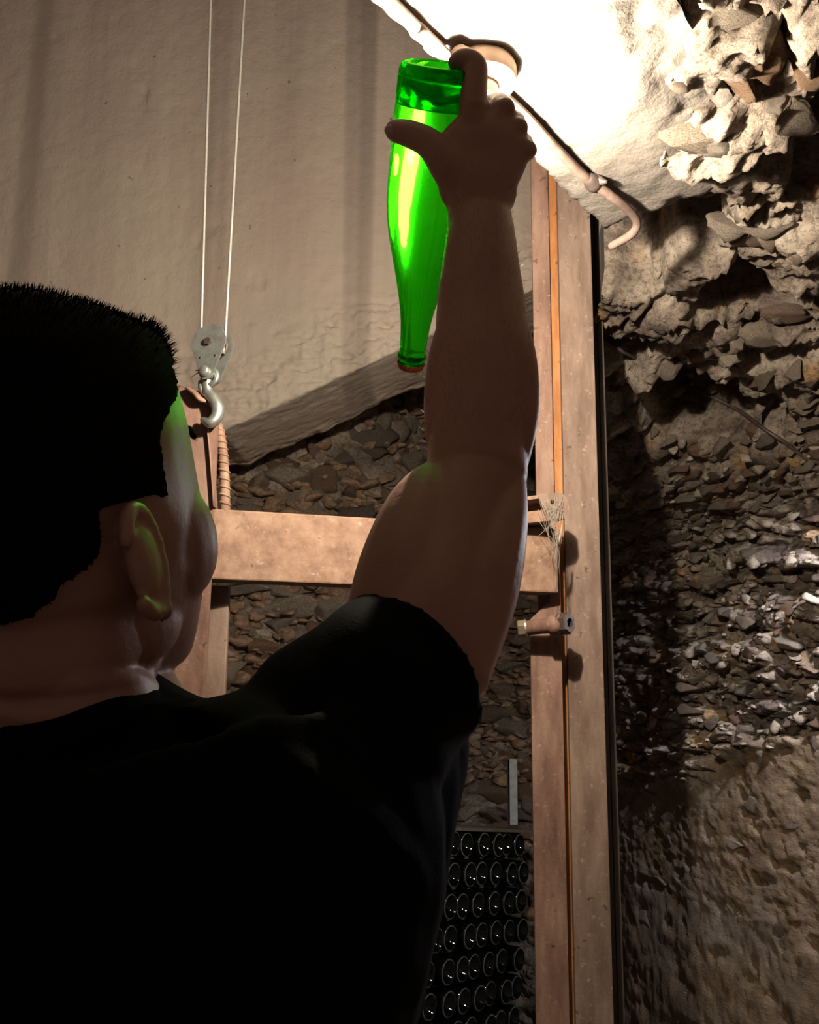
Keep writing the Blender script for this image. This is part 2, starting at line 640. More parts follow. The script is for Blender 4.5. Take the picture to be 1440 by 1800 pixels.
# trim: keep the shaft (hoist opening) and the lintel strip free
xs, ys, zs = G2[:, 0], G2[:, 1], G2[:, 2]
line_x = 0.17 + 0.527 * (ys - 1.12)
xh = np.minimum(line_x, 0.425)
cut = ((ys < 2.87) & (xs < xh) & (zs > 1.9)) | ((xs < 0.45) & (ys < 2.0) & (zs > 2.0) & (xs < line_x))
cut |= (S2 < s_corner + 0.12) & (xs < 0.37) & (zs > 2.0) & (ys < 3.1)
cut = cut.reshape(NS, NTT)
# the vault sits a little lower and nearer than the profile says
fac = (1 - 0.10 * sstep(1.95, 2.30, G2[:, 2]) * right_m)[:, None]
G2 = np.array(CAM) + (G2 - np.array(CAM)) * fac
GV = G2.reshape(NS, NTT, 3)
idx = np.arange(NS * NTT).reshape(NS, NTT)
quads = np.stack([idx[:-1, :-1], idx[1:, :-1], idx[1:, 1:], idx[:-1, 1:]], -1)
okq = ~(cut[:-1, :-1] | cut[1:, :-1] | cut[1:, 1:] | cut[:-1, 1:])
tw = np.searchsorted(pz[: len(tvals) // 1], 2.22)
iw = np.argmin(np.abs(pz[:int(NTT * 0.8)] - 2.22))
ic = np.searchsorted(svals, s_corner)
isq = np.arange(NS - 1)[:, None] * np.ones((1, NTT - 1), int)
itq = np.ones((NS - 1, 1), int) * np.arange(NTT - 1)[None, :]


def piece(name, mask):
    f = quads[okq & mask]
    used, inv = np.unique(f.ravel(), return_inverse=True)
    me = np_mesh(name, G2[used], inv.reshape(-1, 4))
    a = me.attributes.new('plaster', 'FLOAT', 'POINT')
    a.data.foreach_set('value', plaster[used].astype(np.float32))
    o = link(name, me, ROCK)
    return tag(o, kind='structure')


wall_right = piece('wall_right', (isq < ic) & (itq < iw))
wall_back = piece('wall_back', (isq >= ic) & (itq < iw))
ceiling = piece('ceiling', itq >= iw)
tag(wall_right, label='rough rock side wall, tan mortar below and loose flaky stone above', kind='structure')
tag(wall_back, label='dark rubble stone back wall under the concrete shaft wall', kind='structure')
tag(ceiling, label='craggy rock vault with black cavities beside the ceiling lamp', kind='structure')
BV = BVHTree.FromPolygons([Vector(v) for v in G2], [list(map(int, q)) for q in quads[okq]])


def hit(px, py, off=0.0):
    u = (px - 720) / FPX
    v = (900 - py) / FPX
    d = (FWD + u * RIGHT + v * UPV).normalized()
    loc, nrm, i, dist = BV.ray_cast(CAM + d * 1.0, d)
    return None if loc is None else loc - d * off


# floor
bm = bmesh.new()
bmesh.ops.create_grid(bm, x_segments=60, y_segments=60, size=3.2, matrix=Matrix.Translation((-0.2, 1.6, 0)))
for v in bm.verts:
    v.co.z = 0.012 * mnoise.noise(v.co * 3) - 0.012
tag(from_bm('floor', bm, simple('packed_earth', (.11, .085, .06), 0.95, 0, 0.2, 0.3, 12, 0.4)), label='packed earth cellar floor', kind='structure')

# concrete shaft wall (left): front face, rough lower band, board-marked underside
pa, pb = Q(430, 740, 2.45), Q(720, 607, 2.45)


def bot_z(x):
    z = pa.z + (x - pa.x) / (pb.x - pa.x) * (pb.z - pa.z)
    return np.where(x < pa.x - 0.06, np.maximum(z, pa.z - 0.03), z)


YW, DW = 2.45, 0.37
xv = np.r_[np.arange(-2.6, -0.75, 0.014), np.arange(-0.75, 0.43, 0.0062)]
zv = np.r_[0, np.cumsum(np.r_[np.full(60, 0.0058), np.full(165, 0.0140)])]
XX, ZZ0 = np.meshgrid(xv, zv, indexing='ij')
p3 = np.stack([XX, np.full_like(XX, YW), ZZ0 + bot_z(XX)], -1).reshape(-1, 3)
hb = ZZ0.ravel()
rough = 1 - sstep(0.10, 0.27, hb + 0.06 * fbm(p3 * 5, 3, 91))
dd = 0.003 * fbm(p3 * 9, 4, 92) + 0.002 * fbm(p3 * 40, 3, 93) + rough * (0.014 * fbm(p3 * np.array([12, 12, 22]), 4, 94, 0.6, True) + 0.016 * fbm(p3 * np.array([30, 30, 58]), 3, 95, 0.6, True) - 0.006)
pit = sstep(0.52, 0.66, fbm(p3 * 17, 2, 96))
dd -= 0.006 * pit
p3[:, 1] -= dd
front = p3.reshape(len(xv), len(zv), 3)
p3[:, 2] += np.where(hb < 0.01, 0.006 * fbm(p3 * 30, 3, 97), 0)
# underside
yv = np.linspace(0, 1, 40)
U = np.zeros((len(xv), len(yv), 3))
for j, q in enumerate(yv):
    fx = xv + 0.02 * q
    zb = bot_z(xv)
    U[:, j, 0] = fx
    U[:, j, 1] = YW + q * DW
    U[:, j, 2] = zb
un = U.reshape(-1, 3)
board = np.abs(((un[:, 1] - YW) * 20 + 0.2 * fbm(un * 3, 2, 31)) % 1.0 - 0.5)
lastq = np.tile(yv, len(xv))
un[:, 2] += 0.003 * fbm(un * np.array([14, 18, 1]), 4, 33, 0.6) + 0.002 * fbm(un * 50, 2, 36) + 0.0018 * sstep(0.42, 0.5, board) + 0.012 * sstep(0.72, 1.0, lastq) * fbm(un * 24, 3, 34)
un[:, 1] += sstep(0.6, 1.0, lastq) * (0.06 * fbm(un * np.array([7, 0, 0]) + 3.3, 4, 35))
U = un.reshape(len(xv), len(yv), 3)
U[:, 0, :] = front[:, 0, :]
# back face upward
B = np.zeros((len(xv), 6, 3))
for j in range(6):
    B[:, j] = U[:, -1]
    B[:, j, 2] += (j + 1) * 0.3
allc = np.concatenate([front[:, ::-1], U[:, 1:], B], 1)
nI, nJ = allc.shape[:2]
ii = np.arange(nI * nJ).reshape(nI, nJ)
qf = np.stack([ii[:-1, :-1], ii[:-1, 1:], ii[1:, 1:], ii[1:, :-1]], -1).reshape(-1, 4)
wl = link('wall_left', np_mesh('wall_left', allc.reshape(-1, 3), qf), CONC)
tag(wl, label='stained beige concrete shaft wall with a broken lower edge', kind='structure')

# lintel strip carrying the lamp: concrete slab between hoist opening and rock
ZL = 2.31
e0, e1 = QZ(660, 0, ZL), QZ(1062, 402, ZL)
edir = (e1 - e0); edir.z = 0; elen = edir.length; edir.normalize()
eperp = Vector((edir.y, -edir.x, 0))
LW = 0.285
start, endl = -0.75, elen + 0.11
xa = np.arange(start, endl, 0.0075)
wa = np.linspace(0, LW, 32)
AA, WW = np.meshgrid(xa, wa, indexing='ij')
lp = np.array(e0)[None, None, :] + AA[..., None] * np.array(edir) + WW[..., None] * np.array(eperp)
lp2 = lp.reshape(-1, 3)
aF, wF = AA.ravel(), WW.ravel()
endf = sstep(endl - 0.13, endl - 0.02, aF + 0.04 * fbm(lp2 * 18, 3, 44))
rr = sstep(LW - 0.16, LW - 0.02, wF)
lp2[:, 2] += 0.0035 * fbm(lp2 * 22, 4, 45) + 0.003 * fbm(lp2 * 60, 3, 48) + rr * (0.012 * fbm(lp2 * 20, 4, 46, 0.6, True) + 0.02 * rr) + endf * 0.10
jag = 0.008 * fbm(lp2 * 45, 3, 47)
lp2[:, :2] += (np.where(wF < 1e-6, 1, 0) * jag)[:, None] * np.array(eperp)[:2]
low = lp2.reshape(len(xa), len(wa), 3)
side = np.zeros((len(xa), 5, 3))
for j in range(5):
    side[:, j] = low[:, 0]
    side[:, j, 2] += 0.02 + j * 0.05
    side[:, j, :2] += np.array(eperp)[:2] * 0.004
allc = np.concatenate([side[:, ::-1], low], 1)
nI, nJ = allc.shape[:2]
ii = np.arange(nI * nJ).reshape(nI, nJ)
qf = np.stack([ii[:-1, :-1], ii[1:, :-1], ii[1:, 1:], ii[:-1, 1:]], -1).reshape(-1, 4)
tag(link('trim_1', np_mesh('trim_1', allc.reshape(-1, 3), qf), LINT), label='pitted concrete lintel along the hoist opening, carrying the lamp', kind='structure')


# ------------------------------------------------------------------ stones set in the walls
def stone_mesh(name, seed, sub=3, k=1.0):
    rnd = random.Random(seed)
    bm = bmesh.new()
    bmesh.ops.create_icosphere(bm, subdivisions=sub, radius=1.0)
    planes = []
    for _ in range(11):
        n = Vector((rnd.gauss(0, 1), rnd.gauss(0, 1), rnd.gauss(0, 1))).normalized()
        planes.append((n, rnd.uniform(0.36, 0.85)))
    for v in bm.verts:
        for n, d in planes:
            k = v.co.dot(n)
            if k > d: v.co -= n * (k - d)
        q = v.co * 1.7 + Vector((seed * 3.1, 0, 0))
        v.co *= 1 + k * (0.24 * mnoise.noise(q) + 0.17 * mnoise.noise(q * 2.6) + 0.15 * mnoise.noise(q * 5.5) + 0.09 * mnoise.noise(q * 10))
    bmesh.ops.recalc_face_normals(bm, faces=bm.faces)
    me = bpy.data.meshes.new(name)
    bm.to_mesh(me); bm.free()
    me.materials.append(STONE)
    if k < 0.9: me.polygons.foreach_set('use_smooth', [True] * len(me.polygons))
    return me


STM = [stone_mesh('stone', k, 3, 1.35) for k in range(12)]
STB = [stone_mesh('stone', 40 + k, 3, 0.65) for k in range(8)]


def put_stone(i, j, parent, sx, sz, depth, me=None, tilt=0.25, sink=0.35):
    c = Vector(GV[i, j])
    n = Vector(Nn[i, j]).normalized()
    o = bpy.data.objects.new('stone', me or random.choice(STM))
    COL.objects.link(o)
    upv = Vector((0, 0, 1))
    side_ = upv.cross(n)
    if side_.length < 0.3: side_ = Vector((1, 0, 0))
    side_.normalize()
    up_ = n.cross(side_).normalized()
    a = random.uniform(-tilt, tilt)
    s2 = side_ * math.cos(a) + up_ * math.sin(a)
    u2 = n.cross(s2)
    R = Matrix((s2, n, u2)).transposed().to_4x4()
    sgn = random.choice((-1, 1))
    o.matrix_world = Matrix.Translation(c - n * depth * sink) @ R @ Matrix.Rotation(random.choice((0, math.pi)), 4, 'Y') @ Matrix.Diagonal((sx, depth, sz, 1))
    o.parent = parent
    return o


def in_view(c, m=25):
    x, y = to_px(c)
    return -m < x < 1440 + m and -m < y < 1800 + m


# back wall: courses of rubble stones seen behind the carriage
z = 0.95
n_back = 0
while z < 2.62:
    hgt = random.uniform(0.042, 0.08)
    s = s_corner - 0.25
    j = np.argmin(np.abs(Z[ic + 120, : int(NTT * 0.8)] - (z + hgt / 2)))
    while s < SL - 0.1:
        wd = random.uniform(0.07, 0.19)
        i = min(NS - 1, np.searchsorted(svals, s + wd / 2))
        jj = int(np.clip(j + random.randint(-2, 2), 0, NTT - 1))
        x, y = to_px(GV[i, jj])
        if ((370 < x < 775 and 610 < y < 1200) or (800 < x < 955 and 660 < y < 1465)) and n_back < 295 and random.random() < 0.95:
            put_stone(i, jj, wall_back, wd * 0.80, hgt * 0.88, random.uniform(0.05, 0.10), me=random.choice(STM + STB), tilt=0.16, sink=0.25)
            n_back += 1
        s += wd * 0.98
    z += hgt * 0.94
# right wall: small flaky stones
n_right = 0
cand = []
z = 1.40
while z < 2.34:
    hgt = random.uniform(0.020, 0.042)
    j = np.argmin(np.abs(pz[: int(NTT * 0.8)] - (z + hgt / 2)))
    s = 0.6
    while s < s_corner - 0.1:
        wd = random.uniform(0.03, 0.095)
        i = min(NS - 1, np.searchsorted(svals, s + wd / 2))
        jj = int(np.clip(j + random.randint(-3, 3), 0, NTT - 1))
        x, y = to_px(GV[i, jj])
        if 1050 < x < 1460 and -20 < y < 1820 and plaster.reshape(NS, NTT)[i, jj] < 0.3:
            cand.append((i, jj, wd, hgt))
        s += wd * random.uniform(1.0, 1.25)
    z += hgt * 0.95
random.shuffle(cand)
cand.sort(key=lambda c: -c[2] * c[3] * (1.0 if pz[c[1]] < 2.05 else 1.6))
for i, jj, wd, hgt in cand[:295]:
    put_stone(i, jj, wall_right, wd * 0.62, hgt * 0.62, random.uniform(0.02, 0.05), tilt=0.3, sink=0.2)
# the many smaller flakes between them: one joined part
def joined_stones(name, items, parent, sub=2):
    base_ = []
    for k in range(5):
        me_ = stone_mesh('tmp_stone', 70 + k, sub)
        base_.append((np.array([v.co[:] for v in me_.vertices]), np.array([p.vertices[:] for p in me_.polygons])))
        bpy.data.meshes.remove(me_)
    V_, F_, n0 = [], [], 0
    for (c, n, sx, sz, dp) in items:
        bv, bf = random.choice(base_)
        n = Vector(n).normalized()
        s1 = Vector((0, 0, 1)).cross(n).normalized(); u1 = n.cross(s1)
        a = random.uniform(-0.5, 0.5)
        s2 = s1 * math.cos(a) + u1 * math.sin(a); u2 = n.cross(s2)
        sx *= random.choice((-1, 1)) 
        V_.append(np.array(c) + bv[:, :1] * sx * np.array(s2) + bv[:, 1:2] * dp * np.array(n) + bv[:, 2:] * sz * np.array(u2))
        F_.append((bf if sx > 0 else bf[:, ::-1]) + n0)
        n0 += len(bv)
    o = link(name, np_mesh(name, np.concatenate(V_), np.concatenate(F_)), STONE, parent, smooth=False)
    o['kind'] = 'stuff'
    return o


bsm = []
for _ in range(9000):
    i = random.randint(ic, NS - 1); jj = random.randint(NTT // 5, int(NTT * 0.75))
    x, y = to_px(GV[i, jj])
    if (370 < x < 775 and 600 < y < 1200) or (800 < x < 955 and 660 < y < 1465):
        r_ = random.uniform(.012, .035)
        bsm.append((GV[i, jj], Nn[i, jj], r_ * random.uniform(1.1, 2), r_ * random.uniform(.6, .9), random.uniform(.03, .06)))
joined_stones('stone_chips', bsm[:1500], wall_back)
small = [(GV[i, jj], Nn[i, jj], wd * 0.6, hgt * 0.6, random.uniform(0.012, 0.03)) for i, jj, wd, hgt in cand[295:]]
for _ in range(2600):
    i = random.randint(0, ic - 1); jj = random.randint(NTT // 6, iw)
    x, y = to_px(GV[i, jj])
    if 1050 < x < 1455 and -10 < y < 1810 and plaster.reshape(NS, NTT)[i, jj] < 0.5:
        small.append((GV[i, jj], Nn[i, jj], random.uniform(.006, .018), random.uniform(.004, .009), random.uniform(.008, .02)))
joined_stones('stone_flakes', small, wall_right)
# a few grey stones flush in the mortar
for (px, py, wpx, hpx) in ((1135, 1612, 50, 44), (1373, 1630, 62, 40), (1160, 1550, 48, 22), (1290, 1485, 60, 24), (1430, 1310, 40, 44), (1170, 1480, 40, 40), (1325, 1412, 56, 36), (1388, 1442, 50, 28)):
    h_ = hit(px, py)
    if h_ is None: continue
    k = np.argmin(((G2 - np.array(h_)) ** 2).sum(1))
    t = (h_ - CAM).dot(FWD)
    put_stone(k // NTT, k % NTT, wall_right, wpx * t / FPX * 0.56, hpx * t / FPX * 0.56, 0.018, tilt=0.25, sink=0.4)
# vault: larger blocks
n_v = 0
for _ in range(4000):
    i = random.randint(0, NS - 1); j = random.randint(iw, NTT - 1)
    if cut[i, j]: continue
    c = GV[i, j]
    x, y = to_px(c)
    if not (980 < x < 1460 and -30 < y < 640): continue
    if cav.reshape(NS, NTT)[i, j] > 0.35: continue
    if c[0] < 0.153 + 0.527 * (c[1] - 1.008) + 0.06: continue
    r = random.uniform(0.016, 0.05)
    put_stone(i, j, ceiling, r * random.uniform(1.0, 1.7), r * 0.7, r * random.uniform(0.5, 0.8), me=random.choice(STB), tilt=1.2, sink=0.45)
    n_v += 1
    if n_v > 40: break

# ------------------------------------------------------------------ ceiling lamp
LB = QZ(846, 117, ZL)
lamp = empty('ceiling_lamp', LB, label='round bulkhead ceiling lamp on the lintel behind the raised hand', cat='lamp')
bm = bmesh.new()
lathe(bm, [(0.0, 0.0), (0.0, 0.044), (-0.006, 0.046), (-0.022, 0.046), (-0.028, 0.043), (-0.030, 0.030), (-0.030, 0.0)], LB, Vector((0, 0, 1)), 40)
from_bm('base', bm, LAMPB, lamp)
for sgn in (-1, 1):
    bm = bmesh.new()
    gl = []
    for k in range(9):
        gl.append((0.036 + k * 0.003, 0.017 - 0.0009 * k + (0.0016 if k % 2 else 0)))
    gl = [(0.034, 0)] + gl + [(0.062, 0.006), (0.062, 0)]
    lathe(bm, gl, LB + Vector((0, 0, -0.016)), edir * sgn, 20)
    from_bm('cable_gland', bm, LAMPB, lamp)
bm = bmesh.new()
lathe(bm, [(-0.028, 0.0), (-0.028, 0.021), (-0.034, 0.022), (-0.040, 0.021), (-0.046, 0.022), (-0.052, 0.019), (-0.052, 0.0)], LB, Vector((0, 0, 1)), 28)
from_bm('socket', bm, LAMPB, lamp)
bm = bmesh.new()
pr = [(-0.05, 0.0), (-0.05, 0.013), (-0.06, 0.015), (-0.08, 0.019), (-0.11, 0.0245), (-0.14, 0.0275), (-0.165, 0.0275), (-0.185, 0.024), (-0.197, 0.015), (-0.200, 0.0)]
BT = Vector((0.0, -0.03, 1)).normalized()      # the lamp holder leans a little towards the hoist opening
lathe(bm, [(q[0] + 0.03, q[1]) for q in pr], LB + Vector((0, 0, -0.03)), BT, 28)
FR = NT('lit_frosted_bulb')
em_ = FR.n('ShaderNodeEmission'); em_.inputs[0].default_value = (1.0, 0.85, 0.68, 1); em_.inputs[1].default_value = BULB_A
tp_ = FR.n('ShaderNodeBsdfTransparent'); mx_ = FR.n('ShaderNodeMixShader'); mx_.inputs[0].default_value = 0.75
FR.l(em_.outputs[0], mx_.inputs[1]); FR.l(tp_.outputs[0], mx_.inputs[2]); FR.l(mx_.outputs[0], FR.out.inputs['Surface'])
from_bm('bulb', bm, FR.m, lamp)
fl_ = bpy.data.lights.new('filament', 'POINT')
fl_.energy = LAMP_W
fl_.color = (1.0, 0.85, 0.68)
fl_.shadow_soft_size = 0.012
flo = bpy.data.objects.new('filament', fl_)
COL.objects.link(flo)
flo.location = LB + Vector((0, 0, -0.03)) + BT * -0.105
fl_.cycles.is_caustics_light = True

# wall lamp right of the frame, lighting the flaky stone from the side
WLp = Vector((1.08, 2.20, 2.07))
wl_ = empty('wall_lamp', WLp, label='small shaded lamp on a bracket at the right rock wall beyond the picture edge', cat='lamp')
wn = Vector((-0.86, -0.5, 0)).normalized()
bm = bmesh.new()
tube(bm, [WLp - wn * 0.40 + Vector((0, 0, 0.10)), WLp - wn * 0.1 + Vector((0, 0, 0.13)), WLp + Vector((0, 0, 0.10)), WLp + Vector((0, 0, 0.05))], [0.009] * 4, seg=10)
from_bm('bracket', bm, DARKST, wl_)
bm = bmesh.new()
lathe(bm, [(0.06, 0.0), (0.06, 0.02), (0.045, 0.032), (-0.028, 0.060), (-0.028, 0.058), (0.043, 0.030), (0.057, 0.018), (0.057, 0.0)], WLp, Vector((0, 0, 1)), 32)
from_bm('shade', bm, DARKST, wl_)
bm = bmesh.new()
lathe(bm, [(0.057, 0), (0.057, 0.012), (0.03, 0.014), (0.01, 0.028), (-0.010, 0.029), (-0.024, 0.018), (-0.029, 0.0)], WLp, Vector((0, 0, 1)), 24)
from_bm('bulb', bm, m_emit('lit_wall_bulb', (0.95, 0.93, 1.0), BULB_B), wl_)

# ------------------------------------------------------------------ cable along the lintel
def at_lintel(px, py, dz): return QZ(px, py, ZL - dz)
cz = 0.013
path1 = [e0 + edir * -0.7 + eperp * 0.02 - Vector((0, 0, cz)), at_lintel(690, 5, cz), at_lintel(735, 48, cz), at_lintel(786, 98, cz + 0.002)]
bm = bmesh.new()
tube(bm, path1, [0.0075] * 4, seg=10)
tag(from_bm('electric_cable', bm, CONDUIT), label='dusty electric cable along the lintel edge above the green bottle', cat='cable')
path2 = [at_lintel(880, 165, cz + 0.002), at_lintel(925, 205, cz), at_lintel(975, 258, cz), at_lintel(1030, 312, cz), at_lintel(1075, 345, cz + 0.008), at_lintel(1108, 372, cz + 0.012), at_lintel(1120, 392, cz + 0.018), at_lintel(1110, 412, cz + 0.03), at_lintel(1076, 432, cz + 0.04)]
c2 = empty('electric_cable', path2[0], label='brown cable running from the lamp to a hooked end by the post', cat='cable')
bm = bmesh.new()
tube(bm, path2, [0.0075, 0.0075, 0.0075, 0.0078, 0.0078, 0.0074, 0.0072, 0.0072, 0.0068], seg=10)
from_bm('sheath', bm, CONDUIT, c2)
bm = bmesh.new()
kp = at_lintel(1043, 322, cz)
tube(bm, [kp - edir * 0.012, kp, kp + edir * 0.012], [0.011, 0.014, 0.011], seg=10)
tube(bm, [kp + Vector((0, 0, 0.014)), kp + eperp * 0.012, kp + eperp * 0.02 + Vector((0, 0, -0.004))], [0.006, 0.007, 0.004], seg=8)
from_bm('cable_clip', bm, DARKST, c2)
# loose wire over the dark rock right of the post
pts = [hit(x, y, 0.012) for x, y in ((1060, 598), (1115, 628), (1180, 660), (1240, 692), (1300, 722), (1345, 755), (1390, 785), (1450, 835))]
pts = [p for p in pts if p]
ts = [(p - CAM).dot(FWD) for p in pts]
tm = min(ts)
bm = bmesh.new()
tube(bm, pts, [0.005] * len(pts), seg=8)
tag(from_bm('wire', bm, DARKST), label='thin dark wire sagging across the shadowed rock right of the post', cat='wire')

# ------------------------------------------------------------------ hoist: guide post
YP = 1.85


def Xat(px, py, Y): return Q(px, py, Y).x


def vbar(name, x0, x1, y0, y1, z0, z1, mat, parent, bevel=0.002):
    bm = bmesh.new()
    box(bm, (x0, y0, z0), (x1, y1, z1), bevel=bevel)
    return from_bm(name, bm, mat, parent, smooth=False)


xl0, xl1, xl2, xl3, xl4 = [Xat(px, 830, YP) for px in (942, 971, 990, 1050, 1069)]
post = empty('guide_post', (xl1, YP, 0), label='tall rusty steel guide post with an orange slot down its middle', cat='post')
vbar('web_plate', xl0, xl1 + 0.003, YP - 0.004, YP + 0.006, 0, 4.1, RUST, post)
vbar('slot_strip', xl1 - 0.002, xl2 + 0.002, YP + 0.010, YP + 0.018, 0, 4.1, RUSTO, post)
bm = bmesh.new()
box(bm, (xl2, YP - 0.006, 0), (xl3, YP + 0.002, 4.1), bevel=0.002)
box(bm, (xl2, YP, 0), (xl2 + 0.006, YP + 0.03, 4.1), bevel=0.001)
box(bm, (xl3 - 0.008, YP, 0), (xl3, YP + 0.05, 4.1), bevel=0.001)
from_bm('flange_plate', bm, RUSTD, post, smooth=False)
tim = empty('timber_batten', (xl3, YP + 0.07, 0), label='dark weathered timber batten standing behind the rusty guide post', cat='timber')
xt = Xat(1069, 830, YP + 0.095)
w5 = (xt - (xl3 - 0.02)) / 5
for k in range(5):
    vbar('lamination', xl3 - 0.02 + k * w5, xl3 - 0.02 + (k + 1) * w5 - 0.0012, YP + 0.092 + 0.003 * (k % 2), YP + 0.16, 0, Q(1055, 395, YP).z + 0.32, TIMB, tim, bevel=0.001)

# carriage: cross beam, uprights, hook plate, bracket, bolt
bL0 = Q(300, 1015, 1.60)
kz = bL0.z - 1.5
best = min(np.arange(1.6, 2.0, 0.002), key=lambda Yq: abs(Q(982, 1044, Yq).z - bL0.z))
YR = min(float(best), YP - 0.07)
bR0 = Q(982, 1044, YR)
print('beam', bL0[:], bR0[:], best)
topL = Q(300, 890, 1.60)
bh = topL.z - bL0.z
bdir = Vector((bR0.x - bL0.x, bR0.y - bL0.y, 0)); blen = bdir.length; bdir.normalize()
bnrm = Vector((-bdir.y, bdir.x, 0))
if bnrm.y < 0: bnrm = -bnrm
carr = empty('lift_carriage', (bL0.x, bL0.y, 0), label='rusty steel hoist carriage with a cross beam and two uprights', cat='hoist')
BM_ = Matrix.Translation((bL0.x, bL0.y, bL0.z)) @ Matrix((bdir, bnrm, Vector((0, 0, 1)))).transposed().to_4x4()


def bbox(bm, lo, hi, bevel=0.002): return box(bm, lo, hi, BM_, bevel)


bm = bmesh.new()
bbox(bm, (-0.03, 0, 0), (blen, 0.008, bh), 0.003)
bbox(bm, (-0.03, 0.002, 0), (blen, 0.055, 0.008))
bbox(bm, (-0.03, 0.002, bh - 0.008), (blen, 0.055, bh))
from_bm('cross_beam', bm, RUSTB, carr, smooth=False)
# right upright with its mitred top (front plate) below the beam
xr0, xr1 = Xat(935, 1300, YP - 0.035), Xat(990, 1300, YP - 0.035)
bm = bmesh.new()
zt = bL0.z - 0.002
vs = []
for yy in (YP - 0.040, YP - 0.030):
    vs.append([bm.verts.new((x, yy, zq)) for x, zq in ((xr0, 0.05), (xr1, 0.05), (xr1, zt + 0.10), (xr1 - 0.020, zt + 0.10), (xr1 - 0.020, zt - 0.01), (xr0, zt - 0.045))])
n6 = 6
bm.faces.new(vs[0]); bm.faces.new(vs[1][::-1])
for k in range(n6):
    bm.faces.new((vs[0][k], vs[1][k], vs[1][(k + 1) % n6], vs[0][(k + 1) % n6]))
from_bm('upright', bm, RUST, carr, smooth=False)
# left upright: front plate up to a torn top, rear flange
xq0, xq1 = Xat(262, 1150, 1.615), Xat(352, 1150, 1.615)
zt2 = Q(362, 700, 1.615).z
bm = bmesh.new()
nx_ = 16
rows = []
for yy in (1.612, 1.620):
    r_ = []
    for k in range(nx_ + 1):
        x = xq0 + (xq1 + 0.012 - xq0) * k / nx_
        r_.append((bm.verts.new((x, yy, 0.05)), bm.verts.new((x, yy, zt2 + 0.030 * (1 - k / nx_) + 0.006 * mnoise.noise(Vector((k * 1.7, 3, 0)))))))
    rows.append(r_)
for k in range(nx_):
    for r_ in rows:
        bm.faces.new((r_[k][0], r_[k + 1][0], r_[k + 1][1], r_[k][1]))
    bm.faces.new((rows[0][k][1], rows[0][k + 1][1], rows[1][k + 1][1], rows[1][k][1]))
for k in (0, nx_):
    bm.faces.new((rows[0][k][0], rows[0][k][1], rows[1][k][1], rows[1][k][0]))
from_bm('upright', bm, RUST, carr, smooth=False)
# curled torn lip on top
bm = bmesh.new()
lip = [Q(332, 684, 1.605), Q(345, 694, 1.600), Q(352, 702, 1.598), Q(362, 705, 1.602), Q(370, 712, 1.606)]
tube(bm, lip, [(0.004, 0.009), (0.005, 0.010), (0.005, 0.008), (0.004, 0.008), (0.003, 0.006)], wide=Vector((0, 0, 1)), seg=10)
from_bm('torn_lip', bm, RUSTB, carr)
bm = bmesh.new()
box(bm, (Xat(350, 1150, 1.68), 1.675, 0.05), (Xat(399, 1150, 1.68), 1.69, bL0.z - 0.004), bevel=0.002)
from_bm('rear_flange', bm, RUSTD, carr, smooth=False)
# side rib of the plate (thin edge right of it)
bm = bmesh.new()
tube(bm, [Q(366, 745, 1.622), Q(372, 800, 1.622), Q(379, 893, 1.622)], [(0.003, 0.02)] * 3, wide=Vector((1, 0, 0)), seg=8)
from_bm('edge_rib', bm, RUST, carr)
# ribbed steel bar loop
rb = [Q(396, 900, 1.63), Q(395, 850, 1.63), Q(392, 800, 1.63), Q(386, 762, 1.63), Q(376, 738, 1.64), Q(362, 735, 1.66), Q(350, 760, 1.68), Q(346, 830, 1.68), Q(346, 900, 1.67)]
bm = bmesh.new()
tube(bm, rb, [0.0088] * len(rb), seg=12)
cc = catmull([list(p) for p in rb], 14)
for k in range(2, len(cc) - 2, 1):
    d = Vector(cc[k + 1]) - Vector(cc[k - 1]); d.normalize()
    a = d.orthogonal().normalized(); b = d.cross(a)
    if k % 4 == 0:
        lathe(bm, [(-0.0026, 0.0086), (-0.0008, 0.0112), (0.0008, 0.0112), (0.0026, 0.0086)], Vector(cc[k]), (d + 0.35 * Vector((1, 0, 0))).normalized(), 12)
from_bm('ribbed_bar', bm, RUSTB, carr)
# bracket channel and end plate at the beam's right end
br = Q(925, 906, YR - 0.03)
bm = bmesh.new()


def quadbar(pl, pr_, y, h_px, th):
    a0, a1 = Q(*pl, y), Q(*pr_, y)
    d0 = Q(pl[0], pl[1] + h_px, y); d1 = Q(pr_[0], pr_[1] + h_px, y)
    f = [a0, a1, d1, d0]
    v0 = [bm.verts.new(p) for p in f]; v1 = [bm.verts.new(p + Vector((0, th, 0))) for p in f]
    bm.faces.new(v0); bm.faces.new(v1[::-1])
    for k in range(4): bm.faces.new((v0[k], v1[k], v1[(k + 1) % 4], v0[(k + 1) % 4]))


quadbar((905, 876), (962, 868), YR - 0.045, 6, 0.07)
quadbar((905, 902), (966, 895), YR - 0.045, 20, 0.07)
quadbar((905, 878), (962, 872), YR + 0.016, 28, 0.006)
from_bm('bracket_channel', bm, RUSTB, carr, smooth=False)
bm = bmesh.new()
pl_ = [(946, 868), (985, 866), (997, 874), (999, 900), (994, 911), (978, 916), (962, 916), (953, 890)]
v0 = [bm.verts.new(Q(x, y, YR - 0.052)) for x, y in pl_]; v1 = [bm.verts.new(Q(x, y, YR - 0.052) + Vector((0, 0.014, 0))) for x, y in pl_]
bm.faces.new(v0); bm.faces.new(v1[::-1])
for k in range(8): bm.faces.new((v0[k], v1[k], v1[(k + 1) % 8], v0[(k + 1) % 8]))
from_bm('end_plate', bm, RUSTD, carr, smooth=False)
bm = bmesh.new()
lathe(bm, [(-0.001, 0), (-0.001, 0.0035), (0.002, 0.0035), (0.002, 0)], Q(971, 882, YR - 0.052), Vector((0, -1, 0)), 14)
